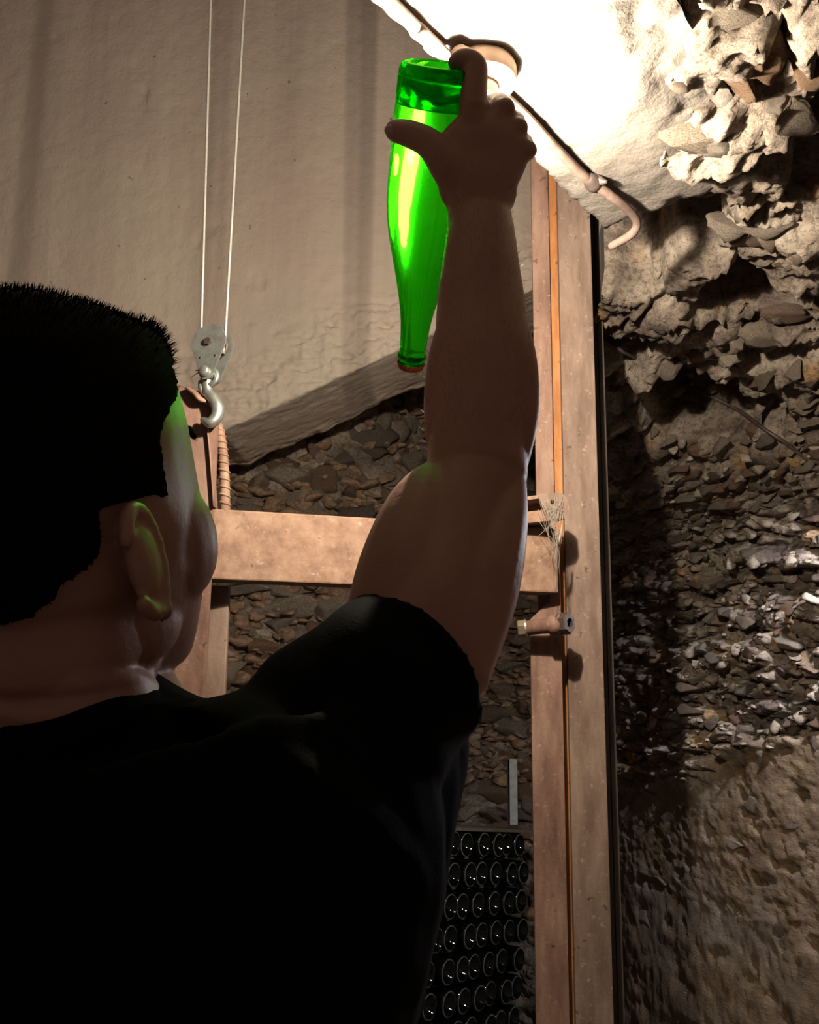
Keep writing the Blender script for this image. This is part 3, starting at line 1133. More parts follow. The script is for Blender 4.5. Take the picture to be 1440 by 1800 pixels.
from_bm('plate_hole', bm, simple('hole_black', (.004, .003, .003), 0.9), carr)
# cross bolt in its sleeve
ba, bb = Q(926, 1104, YP - 0.075), Q(986, 1097, YP - 0.085)
ax = (bb - ba).normalized()
bm = bmesh.new()
L_ = (bb - ba).length
lathe(bm, [(0.0, 0), (0.0, 0.0135), (L_ * 0.62, 0.0140), (L_ * 0.68, 0.019), (L_, 0.0195), (L_, 0)], ba, ax, 24)
from_bm('sleeve', bm, RUST, carr)


def hexnut(bm, org, axis, r, h, hole=0.0):
    lathe(bm, [(0, hole * 0.9), (0, r * 0.92), (h * 0.12, r), (h * 0.88, r), (h, r * 0.92), (h, max(hole, 1e-4))] + ([(h * 0.35, hole), (h * 0.35, 0.0)] if hole else [(h, 0.0)]), org, axis, 6)


bm = bmesh.new()
hexnut(bm, ba - ax * 0.016, ax, 0.0155, 0.014)
lathe(bm, [(-0.003, 0), (-0.003, 0.017), (0.0, 0.017), (0.0, 0)], ba, ax, 20)
from_bm('bolt_head', bm, BRASSY, carr, smooth=False)
bm = bmesh.new()
nax = (ax + Vector((0.0, -0.75, -0.05))).normalized()
lathe(bm, [(0, 0), (0, 0.021), (0.003, 0.021), (0.003, 0)], bb, nax, 20)
hexnut(bm, bb + nax * 0.003, nax, 0.020, 0.017, 0.010)
from_bm('nut', bm, DARKST, carr, smooth=False)
# cobweb on the bracket
bm = bmesh.new()
rnd = random.Random(3)
for k in range(26):
    a = Q(rnd.uniform(945, 995), rnd.uniform(868, 900), YR - 0.056)
    b = Q(rnd.uniform(966, 984), rnd.uniform(945, 1010), YR - 0.058 - rnd.uniform(0, 0.01))
    m_ = (a + b) / 2 + Vector((rnd.uniform(-.003, .003), -0.004, 0))
    tube(bm, [a, m_, b], [0.0003, 0.00025, 0.0003], seg=4, n=3, round_caps=False)
for k in range(16):
    a = Q(rnd.uniform(945, 995), rnd.uniform(870, 915), YR - 0.056)
    b = Q(rnd.uniform(945, 990), rnd.uniform(880, 965), YR - 0.057)
    tube(bm, [a, (a + b) / 2 + Vector((0, 0, -0.003)), b], [0.0004] * 3, seg=4, n=3, round_caps=False)
tube(bm, [Q(988, 922, YR - 0.056), Q(985, 942, YR - 0.058), Q(980, 955, YR - 0.056)], [0.0012, 0.003, 0.004], seg=6)
tag(from_bm('cobweb', bm, WEB), label='dusty cobweb hanging from the bracket on the guide post', cat='cobweb')

# ------------------------------------------------------------------ pulley block, hook and wire rope
YB = 1.60
pn = Vector((-0.30, -0.94, 0.06)).normalized()       # cheek normal, facing camera-left
ph = Vector((0, 0, 1)).cross(pn).normalized()
if ph.x < 0: ph = -ph
pu = pn.cross(ph); pu = pu if pu.z > 0 else -pu
pc0 = Q(374, 607, YB)                                # sheave centre
pul = empty('pulley_block', pc0, label='grey steel pulley block hanging on the two wire ropes', cat='pulley')


def cheek(off):
    bm = bmesh.new()
    o_ = []
    R_, r_ = 0.0330, 0.013
    for k in range(25):
        a = math.radians(-20 + 220 * k / 24)
        o_.append((R_ * math.cos(a), R_ * math.sin(a)))
    for k in range(7):
        a = math.radians(205 + 130 * k / 6)
        o_.append((r_ * math.cos(a), -0.056 + r_ * math.sin(a)))
    fs = []
    for s in (off, off + 0.003):
        fs.append([bm.verts.new(pc0 + pn * s + ph * x + pu * y) for x, y in o_])
    bm.faces.new(fs[0]); bm.faces.new(fs[1][::-1])
    n_ = len(o_)
    for k in range(n_): bm.faces.new((fs[0][k], fs[1][k], fs[1][(k + 1) % n_], fs[0][(k + 1) % n_]))
    from_bm('cheek_plate', bm, ZINC, pul, smooth=False)


cheek(0.0125); cheek(-0.0155)
bm = bmesh.new()
lathe(bm, [(-0.008, 0), (-0.008, 0.027), (-0.005, 0.027), (-0.0015, 0.021), (0.0015, 0.021), (0.005, 0.027), (0.008, 0.027), (0.008, 0)], pc0, pn, 36)
from_bm('sheave', bm, DARKST, pul)
bm = bmesh.new()
hexnut(bm, pc0 + pn * 0.0155, pn, 0.0072, 0.005)
lathe(bm, [(-0.02, 0), (-0.02, 0.005), (0.0155, 0.005), (0.0155, 0)], pc0, pn, 12)
from_bm('axle_bolt', bm, DARKST, pul, smooth=False)
pb_ = pc0 - pu * 0.056
bm = bmesh.new()
lathe(bm, [(-0.022, 0), (-0.022, 0.009), (0.024, 0.009), (0.026, 0.007), (0.026, 0)], pb_, pn, 18)
from_bm('shackle_pin', bm, ZINC, pul)
for (x, y) in ((-0.013, -0.028), (0.016, -0.027)):
    bm = bmesh.new()
    lathe(bm, [(0.0150, 0), (0.0150, 0.0022), (0.0162, 0.0022), (0.0162, 0)], pc0 + ph * x + pu * y, pn, 10)
    from_bm('rivet', bm, DARKST, pul)
bm = bmesh.new()
sp = pb_ + pn * 0.021
tube(bm, [sp + ph * 0.004, sp - ph * 0.012 - pu * 0.003, sp - ph * 0.024 - pu * 0.010], [0.001, 0.001, 0.0009], seg=6)
tube(bm, [sp + ph * 0.004, sp - ph * 0.010 + pu * 0.001, sp - ph * 0.016 + pu * 0.002], [0.001, 0.001, 0.0009], seg=6)
from_bm('split_pin', bm, DARKST, pul)
# swivel eye and hook
bm = bmesh.new()
hk = [Q(366, 655, YB), Q(364, 672, YB), Q(366, 690, YB), Q(376, 702, YB - 0.004), Q(383, 718, YB - 0.006), Q(380, 734, YB - 0.008), Q(369, 743, YB - 0.010), Q(357, 738, YB - 0.004)]
tube(bm, hk, [0.008, 0.0095, 0.0095, 0.0105, 0.0115, 0.011, 0.0095, 0.005], seg=14)
from_bm('hook', bm, ZINC, pul)
bm = bmesh.new()
e_ = pb_
pts = [e_ + ph * (0.0135 * math.cos(a)) + pu * (0.0135 * math.sin(a) - 0.004) for a in np.linspace(0, 2 * math.pi, 17)]
tube(bm, pts, [0.005] * 17, seg=8, n=2)
from_bm('eye_ring', bm, ZINC, pul)
bm = bmesh.new()
tube(bm, [Q(352, 672, YB), Q(354, 684, YB), Q(360, 694, YB)], [0.004, 0.0055, 0.004], seg=8)
from_bm('latch', bm, ZINC, pul)
# rope: one continuous line down, under the sheave and up
rr_ = 0.0235
bmr = bmesh.new()
tl_, tr_ = Q(372, -60, YB), Q(433, -60, YB)
zt_ = 4.2


def extend(a, b, z):
    d = a - b
    return b + d * ((z - b.z) / d.z)


lft = pc0 - ph * rr_
rgt = pc0 + ph * rr_
pts = [extend(tl_, lft, zt_), lft + (tl_ - lft) * 0.3, lft]
for a in np.linspace(200, 340, 7):
    pts.append(pc0 + ph * (rr_ * math.cos(math.radians(a))) + pu * (rr_ * math.sin(math.radians(a))))
pts += [rgt, rgt + (tr_ - rgt) * 0.3, extend(tr_, rgt, zt_)]
tube(bmr, pts, [0.0024] * len(pts), seg=8, n=3)
tag(from_bm('wire_rope', bmr, ROPE), label='thin steel wire rope running down to the pulley and back up', cat='rope')

# ------------------------------------------------------------------ green bottle held up
B0, B1 = P(781, 113, 0.925), P(722, 649, 1.085)
bax = (B1 - B0).normalized()
BLn = (B1 - B0).length
print('bottle length', BLn)
bot = empty('champagne_bottle', B0, label='green champagne bottle held upside down in front of the lamp', cat='bottle')
k_ = BLn / 0.315
pr = [(0.042, 0.0), (0.040, 0.006), (0.030, 0.015), (0.016, 0.026), (0.004, 0.033), (0.0, 0.036), (0.0012, 0.0405), (0.006, 0.0425), (0.012, 0.0432), (0.06, 0.0438), (0.105, 0.0440), (0.13, 0.0436), (0.150, 0.0415), (0.170, 0.0375), (0.190, 0.0322), (0.210, 0.0268), (0.228, 0.0224), (0.244, 0.0190), (0.258, 0.0168), (0.275, 0.0152), (0.292, 0.0143), (0.296, 0.0143), (0.2975, 0.0160), (0.3005, 0.0163), (0.303, 0.0150), (0.3055, 0.0138), (0.309, 0.0138), (0.312, 0.0128), (0.312, 0.0)]
P4 = []
for q in range(len(pr) - 1):
    P4.append(pr[q])
P4.append(pr[-1])
bm = bmesh.new()
lathe(bm, [(s * k_, r) for s, r in pr], B0, bax, 64)
# air space between the base and the level of the wine
bub = [(0.0445, 0.0), (0.0425, 0.0085), (0.0325, 0.0175), (0.0185, 0.0285), (0.0075, 0.0355), (0.0065, 0.0375), (0.009, 0.0395), (0.014, 0.0402), (0.0350, 0.0407), (0.0356, 0.0395), (0.0357, 0.030)]
bub2 = [(0.0475, 0.0), (0.046, 0.010), (0.036, 0.0195), (0.022, 0.0305), (0.012, 0.0365), (0.011, 0.0385), (0.014, 0.0402), (0.036, 0.0407), (0.0372, 0.0398), (0.0374, 0.021), (0.0466, 0.011)]
gme_bm = bm
bmesh.ops.recalc_face_normals(bm, faces=bm.faces)
ringp = [(0.0385, 0.0190), (0.029, 0.0250), (0.020, 0.0315), (0.012, 0.0370), (0.0115, 0.0388), (0.0145, 0.0402), (0.0365, 0.0407), (0.0382, 0.0398), (0.0390, 0.030), (0.0390, 0.0215), (0.0385, 0.0190)]
vb = len(bm.verts)
rg = lathe(bm, [(s * k_, r) for s, r in ringp[:-1]], B0, bax, 64)
for k in range(64):
    bm.faces.new((rg[-1][k], rg[-1][(k + 1) % 64], rg[0][(k + 1) % 64], rg[0][k]))
newf = [f for f in bm.faces if all(v.index >= vb or v.index < 0 for v in f.verts)]
me = bpy.data.meshes.new('glass')
# orient: outer surface outwards, cavity surface inwards
bm.normal_update()
for f in bm.faces:
    c = f.calc_center_median()
bm.verts.index_update()
cav_faces = [f for f in bm.faces if all(v.index >= vb for v in f.verts)]
bmesh.ops.recalc_face_normals(bm, faces=cav_faces)
bmesh.ops.reverse_faces(bm, faces=cav_faces)
bm.to_mesh(me); bm.free()
link('glass', me, GGLASS, bot).cycles.is_caustics_caster = True
bm = bmesh.new()
S0 = 0.3065 * k_
n_ = 84
rings = []
for (s, r, t) in ((0.0, 0.0147, 1), (0.0012, 0.0150, 1), (0.004, 0.0146, 0.4), (0.0068, 0.0140, 0), (0.0078, 0.0120, 0)):
    A = bax.orthogonal().normalized(); Bv = bax.cross(A)
    rings.append([bm.verts.new(B0 + bax * (S0 + s) + (A * math.cos(2 * math.pi * k / n_) + Bv * math.sin(2 * math.pi * k / n_)) * (r + t * 0.0011 * math.cos(21 * 2 * math.pi * k / n_))) for k in range(n_)])
for r0, r1 in zip(rings, rings[1:]):
    for k in range(n_): bm.faces.new((r0[k], r0[(k + 1) % n_], r1[(k + 1) % n_], r1[k]))
bm.faces.new(rings[-1])
from_bm('crown_cap', bm, CAPM, bot)

# ------------------------------------------------------------------ stacked bottles (lower right of the man)
fl0, fl1 = P(775, 1500, 3.18), P(942, 1500, 3.70)
fdir = Vector((fl1.x - fl0.x, fl1.y - fl0.y, 0)).normalized()
fn = Vector((fdir.y, -fdir.x, 0))                     # face normal towards camera / right
ztop = Q(775, 1456, P(775, 1456, 3.18).y).z
TILT = math.radians(-6.5)      # the stack follows the sloping cellar floor
fdx = fdir * math.cos(TILT) + Vector((0, 0, 1)) * math.sin(TILT)
fup = Vector((0, 0, 1)) * math.cos(TILT) - fdir * math.sin(TILT)
bm = bmesh.new()
lathe(bm, [(0.030, 0.0), (0.026, 0.012), (0.012, 0.028), (0.002, 0.0335), (0.0, 0.0365), (0.0015, 0.040), (0.006, 0.0425), (0.015, 0.0432), (0.14, 0.0432), (0.19, 0.030), (0.24, 0.017), (0.29, 0.0145), (0.31, 0.0145), (0.31, 0.0)], Vector((0, 0, 0)), -fn, 28)
sbm = bpy.data.meshes.new('stacked_bottle')
bmesh.ops.recalc_face_normals(bm, faces=bm.faces)
bm.to_mesh(sbm); bm.free()
sbm.materials.append(DGLASS)
sbm.materials.append(simple('glass_rim_highlight', (.085, .09, .08), 0.4))  # rim highlight put into the colour: a paler grey ring round each base
for p_ in sbm.polygons:
    q_ = p_.center
    rr0 = (Vector(q_) - (-fn) * Vector(q_).dot(-fn)).length
    if 0.036 < rr0 < 0.0408 and Vector(q_).dot(-fn) < 0.004: p_.material_index = 1
sbm.polygons.foreach_set('use_smooth', [True] * len(sbm.polygons))
rnd = random.Random(5)
ORD = ['nearest', 'second', 'third', 'fourth', 'fifth', 'sixth', 'seventh', 'eighth', 'ninth']
pv, phz = 0.0985, 0.0945
TOP0 = Vector((fl0.x, fl0.y, ztop))
Ml = Matrix.Translation(TOP0) @ Matrix((fdx, -fn, fup)).transposed().to_4x4()
for r in range(9):
    zc = -0.052 - pv * r
    for c in range(-1, 7):
        o = bpy.data.objects.new('stacked_bottle', sbm)
        COL.objects.link(o)
        o.location = Ml @ Vector((phz * c + rnd.uniform(-.003, .003) + 0.02 * (r % 2), rnd.uniform(-.010, .012), zc + rnd.uniform(-.002, .002)))
        tag(o, label='dark bottle base, %s from the post in the %s row of the stack' % (ORD[6 - c], 'top' if r == 0 else ORD[r]), cat='bottle', group='bottles stacked on laths behind the post')
    zl = zc - 0.0432 - 0.0095
    if r < 8:
        bm = bmesh.new()
        box(bm, (-0.16, 0.05, zl), (0.64, 0.08, zl + 0.008), Ml, 0.001)
        tag(from_bm('wooden_lath', bm, WOODL, smooth=False), label='thin wooden lath under the %s row of stacked dark bottles' % ('top' if r == 0 else ORD[r]), cat='lath', group='laths between the bottle rows')
bm = bmesh.new()
vb_ = box(bm, (-0.16, 0.0, -1.5), (0.62, 0.30, -0.052 - pv * 8 - 0.0432 - 0.002), Ml, 0.0)
for v in vb_: v.co.z = max(v.co.z, 0.0)
tag(from_bm('plinth', bm, LINT, smooth=False), label='low concrete plinth under the stacked dark bottles', cat='plinth')
bm = bmesh.new()
box(bm, (-0.16, 0.0, -0.0085), (0.66, 0.22, 0.001), Ml, 0.001)
tag(from_bm('cover_board', bm, WOODL, smooth=False), label='thin board lying on top of the stacked dark bottles', cat='board')
# grey steel stake above the stack
yk = P(900, 1400, 3.66).y
zs_ = ztop - 0.045
bm = bmesh.new()
x0, x1 = Xat(893, 1400, yk), Xat(910, 1400, yk)
box(bm, (x0, yk, zs_), (x0 + 0.008, yk + 0.035, Q(900, 1334, yk).z), bevel=0.001)
box(bm, (x0, yk, zs_), (x1, yk + 0.006, Q(900, 1334, yk).z), bevel=0.001)
tag(from_bm('steel_stake', bm, GREYST, smooth=False), label='short grey angle iron stake standing above the stacked bottles', cat='stake')

# ------------------------------------------------------------------ the man
man = empty('person', (-0.2, 0.63, 0), label='man with short dark hair in a black t-shirt, right arm raised holding a green bottle', cat='person')
HC = P(86, 903, 0.605)
HSC = 1.08
yaw, pit, rol = math.radians(31), math.radians(22), math.radians(0)
Fh = Vector((math.sin(yaw) * math.cos(pit), math.cos(yaw) * math.cos(pit), math.sin(pit)))
Rh = Vector((math.cos(yaw), -math.sin(yaw), 0))
Uh = Rh.cross(Fh)


def H(f, r, u): return HC + (Fh * f + Rh * r + Uh * u) * HSC


def head_loft(bm, secs, seg=36, grow=0.0, top=None):
    rings = []
    for (u, c, hf, hb_, hw) in secs:
        ring = []
        for k in range(seg):
            a = 2 * math.pi * k / seg
            ca, sa = math.cos(a), math.sin(a)
            e = 0.88
            x = math.copysign(abs(ca) ** e, ca) * ((hf if ca > 0 else hb_) + grow)
            y = math.copysign(abs(sa) ** e, sa) * (hw + grow)
            ring.append(bm.verts.new(H(c + x, y, u + (0 if u < 0.03 else (grow if top is None else top) * min(1, (u - 0.03) / 0.05)))))
        rings.append(ring)
    for r0, r1 in zip(rings, rings[1:]):
        for k in range(seg): bm.faces.new((r0[k], r0[(k + 1) % seg], r1[(k + 1) % seg], r1[k]))
    bm.faces.new(rings[0][::-1]); bm.faces.new(rings[-1])


#        u      centre  front  back   halfwidth
HS = [(-0.113, 0.050, 0.020, 0.022, 0.018), (-0.106, 0.044, 0.031, 0.040, 0.028), (-0.091, 0.033, 0.045, 0.060, 0.041), (-0.070, 0.020, 0.062, 0.075, 0.0555),
      (-0.045, 0.008, 0.084, 0.084, 0.0685), (-0.020, 0.0, 0.092, 0.092, 0.0735), (0.008, -0.002, 0.094, 0.097, 0.076), (0.035, -0.003, 0.096, 0.098, 0.0775),
      (0.060, -0.004, 0.097, 0.095, 0.076), (0.083, -0.006, 0.086, 0.084, 0.068), (0.100, -0.008, 0.058, 0.066, 0.051), (0.112, -0.010, 0.032, 0.040, 0.030), (0.117, -0.010, 0.012, 0.014, 0.012)]
SHD = Vector((-0.005, 0, 0))
# --- arm joints (right arm raised)
S_ = P(628, 1268, 0.635)
E_ = P(838, 838, 0.785)
W_ = P(842, 372, 0.895)
bm = bmesh.new()
head_loft(bm, HS)
# brow, nose, cheeks, lips, chin
tube(bm, [H(0.064, -0.048, 0.024), H(0.086, -0.02, 0.027), H(0.090, 0, 0.022), H(0.086, 0.02, 0.027), H(0.064, 0.048, 0.024)], [0.008, 0.009, 0.008, 0.009, 0.008], seg=10)
tube(bm, [H(0.092, 0, 0.018), H(0.104, 0, -0.004), H(0.113, 0, -0.022), H(0.100, 0, -0.030)], [(0.008, 0.008), (0.010, 0.010), (0.0125, 0.0125), (0.012, 0.009)], seg=12)
for s in (-1, 1):
    ellipsoid(bm, H(0.098, 0.012 * s, -0.027), [Fh * 0.010, Rh * 0.008, Uh * 0.007], 12, 8)
    ellipsoid(bm, H(0.044, 0.047 * s, -0.030), [Fh * 0.034, Rh * 0.025, Uh * 0.042], 16, 10)     # cheekbone
    ellipsoid(bm, H(0.010, 0.046 * s, -0.070), [Fh * 0.030, Rh * 0.014, Uh * 0.026], 16, 10)     # jaw angle
    ellipsoid(bm, H(0.070, 0.031 * s, 0.004), [Fh * 0.012, Rh * 0.015, Uh * 0.010], 12, 8)       # eyelid
tube(bm, [H(0.082, -0.024, -0.057), H(0.092, -0.008, -0.052), H(0.092, 0.008, -0.052), H(0.082, 0.024, -0.057)], [0.004, 0.0065, 0.0065, 0.004], seg=10)
tube(bm, [H(0.082, -0.022, -0.061), H(0.090, -0.008, -0.066), H(0.090, 0.008, -0.066), H(0.082, 0.022, -0.061)], [0.004, 0.007, 0.007, 0.004], seg=10)
ellipsoid(bm, H(0.062, 0, -0.098), [Fh * 0.016, Rh * 0.022, Uh * 0.016], 16, 10)
# ears: helix rim, lobe, shell
for s in (-1, 1):
    eh = []
    for q in range(12):
        a = math.radians(150 - 285 * q / 11)
        f_ = -0.004 - 0.018 * math.cos(a + math.pi) * -1
        eh.append(H(-0.006 + 0.016 * math.cos(a) - 0.010, (0.0785 + 0.0055 * (1 - math.cos(a))) * s, -0.030 + 0.0285 * math.sin(a)))
    tube(bm, eh, [0.0050] * 12, seg=8, n=3)
    ellipsoid(bm, H(-0.012, 0.079 * s, -0.029), [Fh * 0.018 - Rh * 0.006 * s, Rh * 0.0085 * s, Uh * 0.030], 16, 10)
    ellipsoid(bm, H(-0.006, 0.078 * s, -0.058), [Fh * 0.008, Rh * 0.0055, Uh * 0.009], 12, 8)
# neck with folds at the nape
nb = P(92, 1300, 0.615)
nt = H(-0.018, 0, -0.055)
npts, nr = [], []
for q in range(9):
    k = q / 8
    npts.append(nt.lerp(nb, k) + Vector((0, 0.006 * math.sin(k * math.pi), 0)))
    nr.append((0.0655 + 0.0022 * math.sin(k * 20) + 0.010 * max(0, k - 0.7), 0.066 + 0.0028 * math.sin(k * 20) + 0.012 * max(0, k - 0.7)))
tube(bm, npts, nr, wide=Vector((1, 0, 0)), seg=36, n=6)
for (pts_, r_) in (([P(20, 1205, 0.555), P(120, 1200, 0.552), P(215, 1196, 0.575), P(268, 1208, 0.60)], 0.0085), ([P(0, 1262, 0.553), P(120, 1250, 0.552), P(225, 1228, 0.575), P(272, 1222, 0.60)], 0.0085)):
    tube(bm, pts_, [r_ * .8, r_, r_, r_ * .6], seg=12)
# torso (under the shirt), pelvis and legs
T = [(-0.21, 0.655, 1.475, 0.075, 0.055), (-0.205, 0.65, 1.44, 0.165, 0.080), (-0.20, 0.645, 1.38, 0.195, 0.108), (-0.20, 0.645, 1.30, 0.192, 0.116), (-0.20, 0.645, 1.15, 0.165, 0.108), (-0.20, 0.645, 1.02, 0.160, 0.108), (-0.20, 0.64, 0.92, 0.172, 0.118), (-0.20, 0.64, 0.84, 0.165, 0.110)]
tube(bm, [t[:3] for t in T], [(t[3], t[4]) for t in T], wide=Vector((1, 0, 0)), seg=28, n=4)
for s in (-1, 1):
    hx = -0.20 + 0.09 * s
    tube(bm, [(hx, 0.64, 0.90), (hx + 0.01 * s, 0.64, 0.70), (hx + 0.01 * s, 0.635, 0.50), (hx + 0.01 * s, 0.64, 0.38), (hx + 0.012 * s, 0.645, 0.10), (hx + 0.012 * s, 0.645, 0.06)], [(0.085, 0.092), (0.076, 0.08), (0.056, 0.06), (0.055, 0.062), (0.038, 0.042), (0.036, 0.045)], wide=Vector((1, 0, 0)), seg=16)
    tube(bm, [(hx + 0.012 * s, 0.63, 0.045), (hx + 0.018 * s, 0.72, 0.035), (hx + 0.024 * s, 0.80, 0.022)], [(0.036, 0.034), (0.042, 0.026), (0.036, 0.014)], wide=Vector((1, 0, 0)), seg=14)
# shoulders: trapezius both sides, left arm hanging
tube(bm, [(-0.205, 0.64, 1.49), (-0.12, 0.655, 1.43), (-0.05, 0.66, 1.44)], [0.045, 0.040, 0.050], seg=16)
tube(bm, [(-0.215, 0.64, 1.49), (-0.30, 0.655, 1.415), (-0.375, 0.655, 1.395)], [0.043, 0.038, 0.046], seg=16)
LS, LE, LWr = Vector((-0.395, 0.655, 1.42)), Vector((-0.455, 0.63, 1.13)), Vector((-0.43, 0.72, 0.89))
tube(bm, [LS, LS.lerp(LE, 0.45), LE, LE.lerp(LWr, 0.3), LWr], [0.044, 0.048, 0.041, 0.044, 0.028], seg=18)


def hand(bm, palm, fingers, nrm):
    """palm: list of (pt, (wide, thick)); fingers: list of (pts, radii)"""
    for pts_, r_ in fingers:
        tube(bm, pts_, r_, seg=12, n=4)


ld = (LWr - LE).normalized()
lside = Vector((0, 1, 0)) - ld * ld.y; lside.normalize()
lin = ld.cross(lside)
tube(bm, [LWr, LWr + ld * 0.05, LWr + ld * 0.09], [(0.028, 0.019), (0.040, 0.015), (0.040, 0.013)], wide=lside, seg=18)
for q, (off, ln) in enumerate(((0.030, 0.075), (0.010, 0.085), (-0.010, 0.078), (-0.029, 0.060))):
    b_ = LWr + ld * 0.085 + lside * off
    tube(bm, [b_, b_ + ld * ln * 0.5 + lin * 0.008, b_ + ld * ln * 0.85 + lin * 0.026], [0.0095, 0.0085, 0.0070], seg=10)
b_ = LWr + ld * 0.03 + lside * 0.028
tube(bm, [b_, b_ + ld * 0.035 + lside * 0.022 + lin * 0.01, b_ + ld * 0.068 + lside * 0.026 + lin * 0.016], [0.014, 0.011, 0.0085], seg=10)
# right upper arm: deltoid, triceps and biceps masses
CW = RIGHT
tube(bm, [P(560, 1370, 0.63), S_, P(700, 1180, 0.668), P(772, 1040, 0.712), P(806, 930, 0.750), P(838, 845, 0.785)],
     [0.075, 0.058, 0.045, 0.0425, 0.0400, 0.0395], seg=24)
tube(bm, [P(690, 1120, 0.685), P(716, 1010, 0.716), P(752, 900, 0.755), P(790, 838, 0.787)], [0.036, 0.038, 0.033, 0.021], seg=18)      # biceps
tube(bm, [P(790, 1180, 0.672), P(838, 1040, 0.706), P(868, 930, 0.746), P(882, 850, 0.780)], [0.029, 0.0305, 0.0265, 0.0205], seg=18)         # triceps
# forearm
tube(bm, [E_, P(840, 770, 0.803), P(846, 690, 0.822), P(848, 620, 0.839), P(846, 540, 0.858), P(845, 470, 0.873), P(845, 410, 0.886), W_],
     [(0.0415, 0.040), (0.0405, 0.040), (0.0415, 0.040), (0.0415, 0.039), (0.0395, 0.035), (0.0352, 0.031), (0.0315, 0.026), (0.0292, 0.0225)], wide=CW, seg=28)
tube(bm, [P(893, 850, 0.786), P(903, 780, 0.797), P(908, 720, 0.808), P(903, 640, 0.823), P(888, 560, 0.847), P(870, 480, 0.868)], [0.012, 0.0165, 0.019, 0.0205, 0.0185, 0.012], seg=16)  # outer forearm mass
tube(bm, [P(776, 770, 0.803), P(782, 700, 0.818), P(791, 620, 0.835), P(806, 540, 0.853)], [0.014, 0.018, 0.018, 0.013], seg=16)
ellipsoid(bm, P(900, 840, 0.78), [RIGHT * 0.0115, UPV * 0.024, FWD * 0.014], 14, 10)
# right hand: back of the hand towards the camera
tube(bm, [W_, P(843, 330, 0.896), P(848, 285, 0.899), P(858, 245, 0.899), P(858, 222, 0.902)],
     [(0.0295, 0.0225), (0.034, 0.0215), (0.0405, 0.0200), (0.0390, 0.0175), (0.0290, 0.0150)], wide=RIGHT * 0.93 - UPV * 0.30, seg=28)
FING = [
    # index: up over the base, bent down onto it
    ([P(836, 270, 0.895), P(832, 200, 0.898), P(834, 150, 0.902), P(834, 116, 0.905), P(815, 105, 0.907), P(802, 110, 0.914)], [0.0120, 0.0138, 0.0125, 0.0122, 0.0105, 0.0085]),
    # middle, ring and little finger wrap round the far side
    ([P(862, 262, 0.897), P(878, 200, 0.903), P(880, 184, 0.935), P(868, 182, 0.972), P(838, 192, 0.998), P(806, 196, 1.005)], [0.012, 0.0125, 0.0108, 0.0100, 0.0092, 0.0078]),
    ([P(876, 285, 0.897), P(900, 226, 0.903), P(902, 214, 0.938), P(884, 214, 0.978), P(850, 222, 1.004), P(818, 226, 1.008)], [0.012, 0.0123, 0.0105, 0.0098, 0.0090, 0.0076]),
    ([P(878, 320, 0.898), P(916, 264, 0.904), P(916, 250, 0.936), P(896, 252, 0.968), P(868, 258, 0.992), P(842, 262, 0.998)], [0.011, 0.0112, 0.0094, 0.0086, 0.0080, 0.0068]),
    # thumb: leaves the side of the palm low down and lies across the glass
    ([P(822, 335, 0.900), P(792, 296, 0.894), P(757, 254, 0.893), P(722, 236, 0.899), P(697, 230, 0.906)], [0.020, 0.0185, 0.0142, 0.0128, 0.0112]),
]
for (x_, y_, r_) in ((888, 190, .0098), (911, 225, .0098), (927, 264, .0095), (834, 190, .0125)):
    ellipsoid(bm, P(x_, y_, 0.8975), [RIGHT * r_, UPV * r_, FWD * r_ * 1.1], 14, 10)
for pts_, r_ in FING:
    tube(bm, pts_, r_, seg=14, n=5)
# web between thumb and index, heel of the hand
tube(bm, [P(792, 290, 0.896), P(806, 250, 0.897), P(826, 215, 0.898)], [(0.020, 0.011), (0.018, 0.011), (0.012, 0.010)], wide=RIGHT, seg=14)
ellipsoid(bm, P(800, 322, 0.897), [RIGHT * 0.016, UPV * 0.026, FWD * 0.016], 14, 10)
ellipsoid(bm, P(880, 318, 0.898), [RIGHT * 0.016 - UPV * 0.006, UPV * 0.030, FWD * 0.015], 14, 10)
body_me = remeshed('body', bm, 0.0024, 5, 0.5)
body = link('body', body_me, SKIN, man)
body.cycles.is_caustics_receiver = True
tag(body, label='bare skin of face, neck, hands and the raised right arm')

# fine hair of the forearm and the back of the hand
rnd = random.Random(21)
ev = np.empty(len(body_me.vertices) * 3, np.float32); body_me.vertices.foreach_get('co', ev); ev = ev.reshape(-1, 3)
en = np.empty(len(body_me.vertices) * 3, np.float32); body_me.vertices.foreach_get('normal', en); en = en.reshape(-1, 3)
axd = np.array((W_ - E_).normalized()); rel = ev - np.array(E_)
al = rel @ axd
dist_ = np.linalg.norm(rel - al[:, None] * axd, axis=1)
sel = np.where((al > 0.02) & (al < (W_ - E_).length + 0.03) & (dist_ < 0.06))[0]
hv, hf = [], []
for k in rnd.sample(list(sel), min(2600, len(sel))):
    c = Vector(ev[k]); n_ = Vector(en[k])
    d = (n_ * 0.55 + Vector(axd) * rnd.uniform(0.3, 1.0) + Vector((rnd.uniform(-.4, .4), rnd.uniform(-.4, .4), rnd.uniform(-.4, .4)))).normalized()
    sd = d.orthogonal().normalized() * 0.00011
    ln = rnd.uniform(0.004, 0.009)
    b_ = len(hv)
    hv += [c - sd, c + sd, c + d * ln]
    hf.append((b_, b_ + 1, b_ + 2))
ah = link('arm_hair', np_mesh('arm_hair', np.array([v[:] for v in hv]), np.array(hf)), simple('arm_hair', (.10, .06, .035), 0.5), man)
tag(ah, label='fine dark hair on the forearm', kind='stuff')
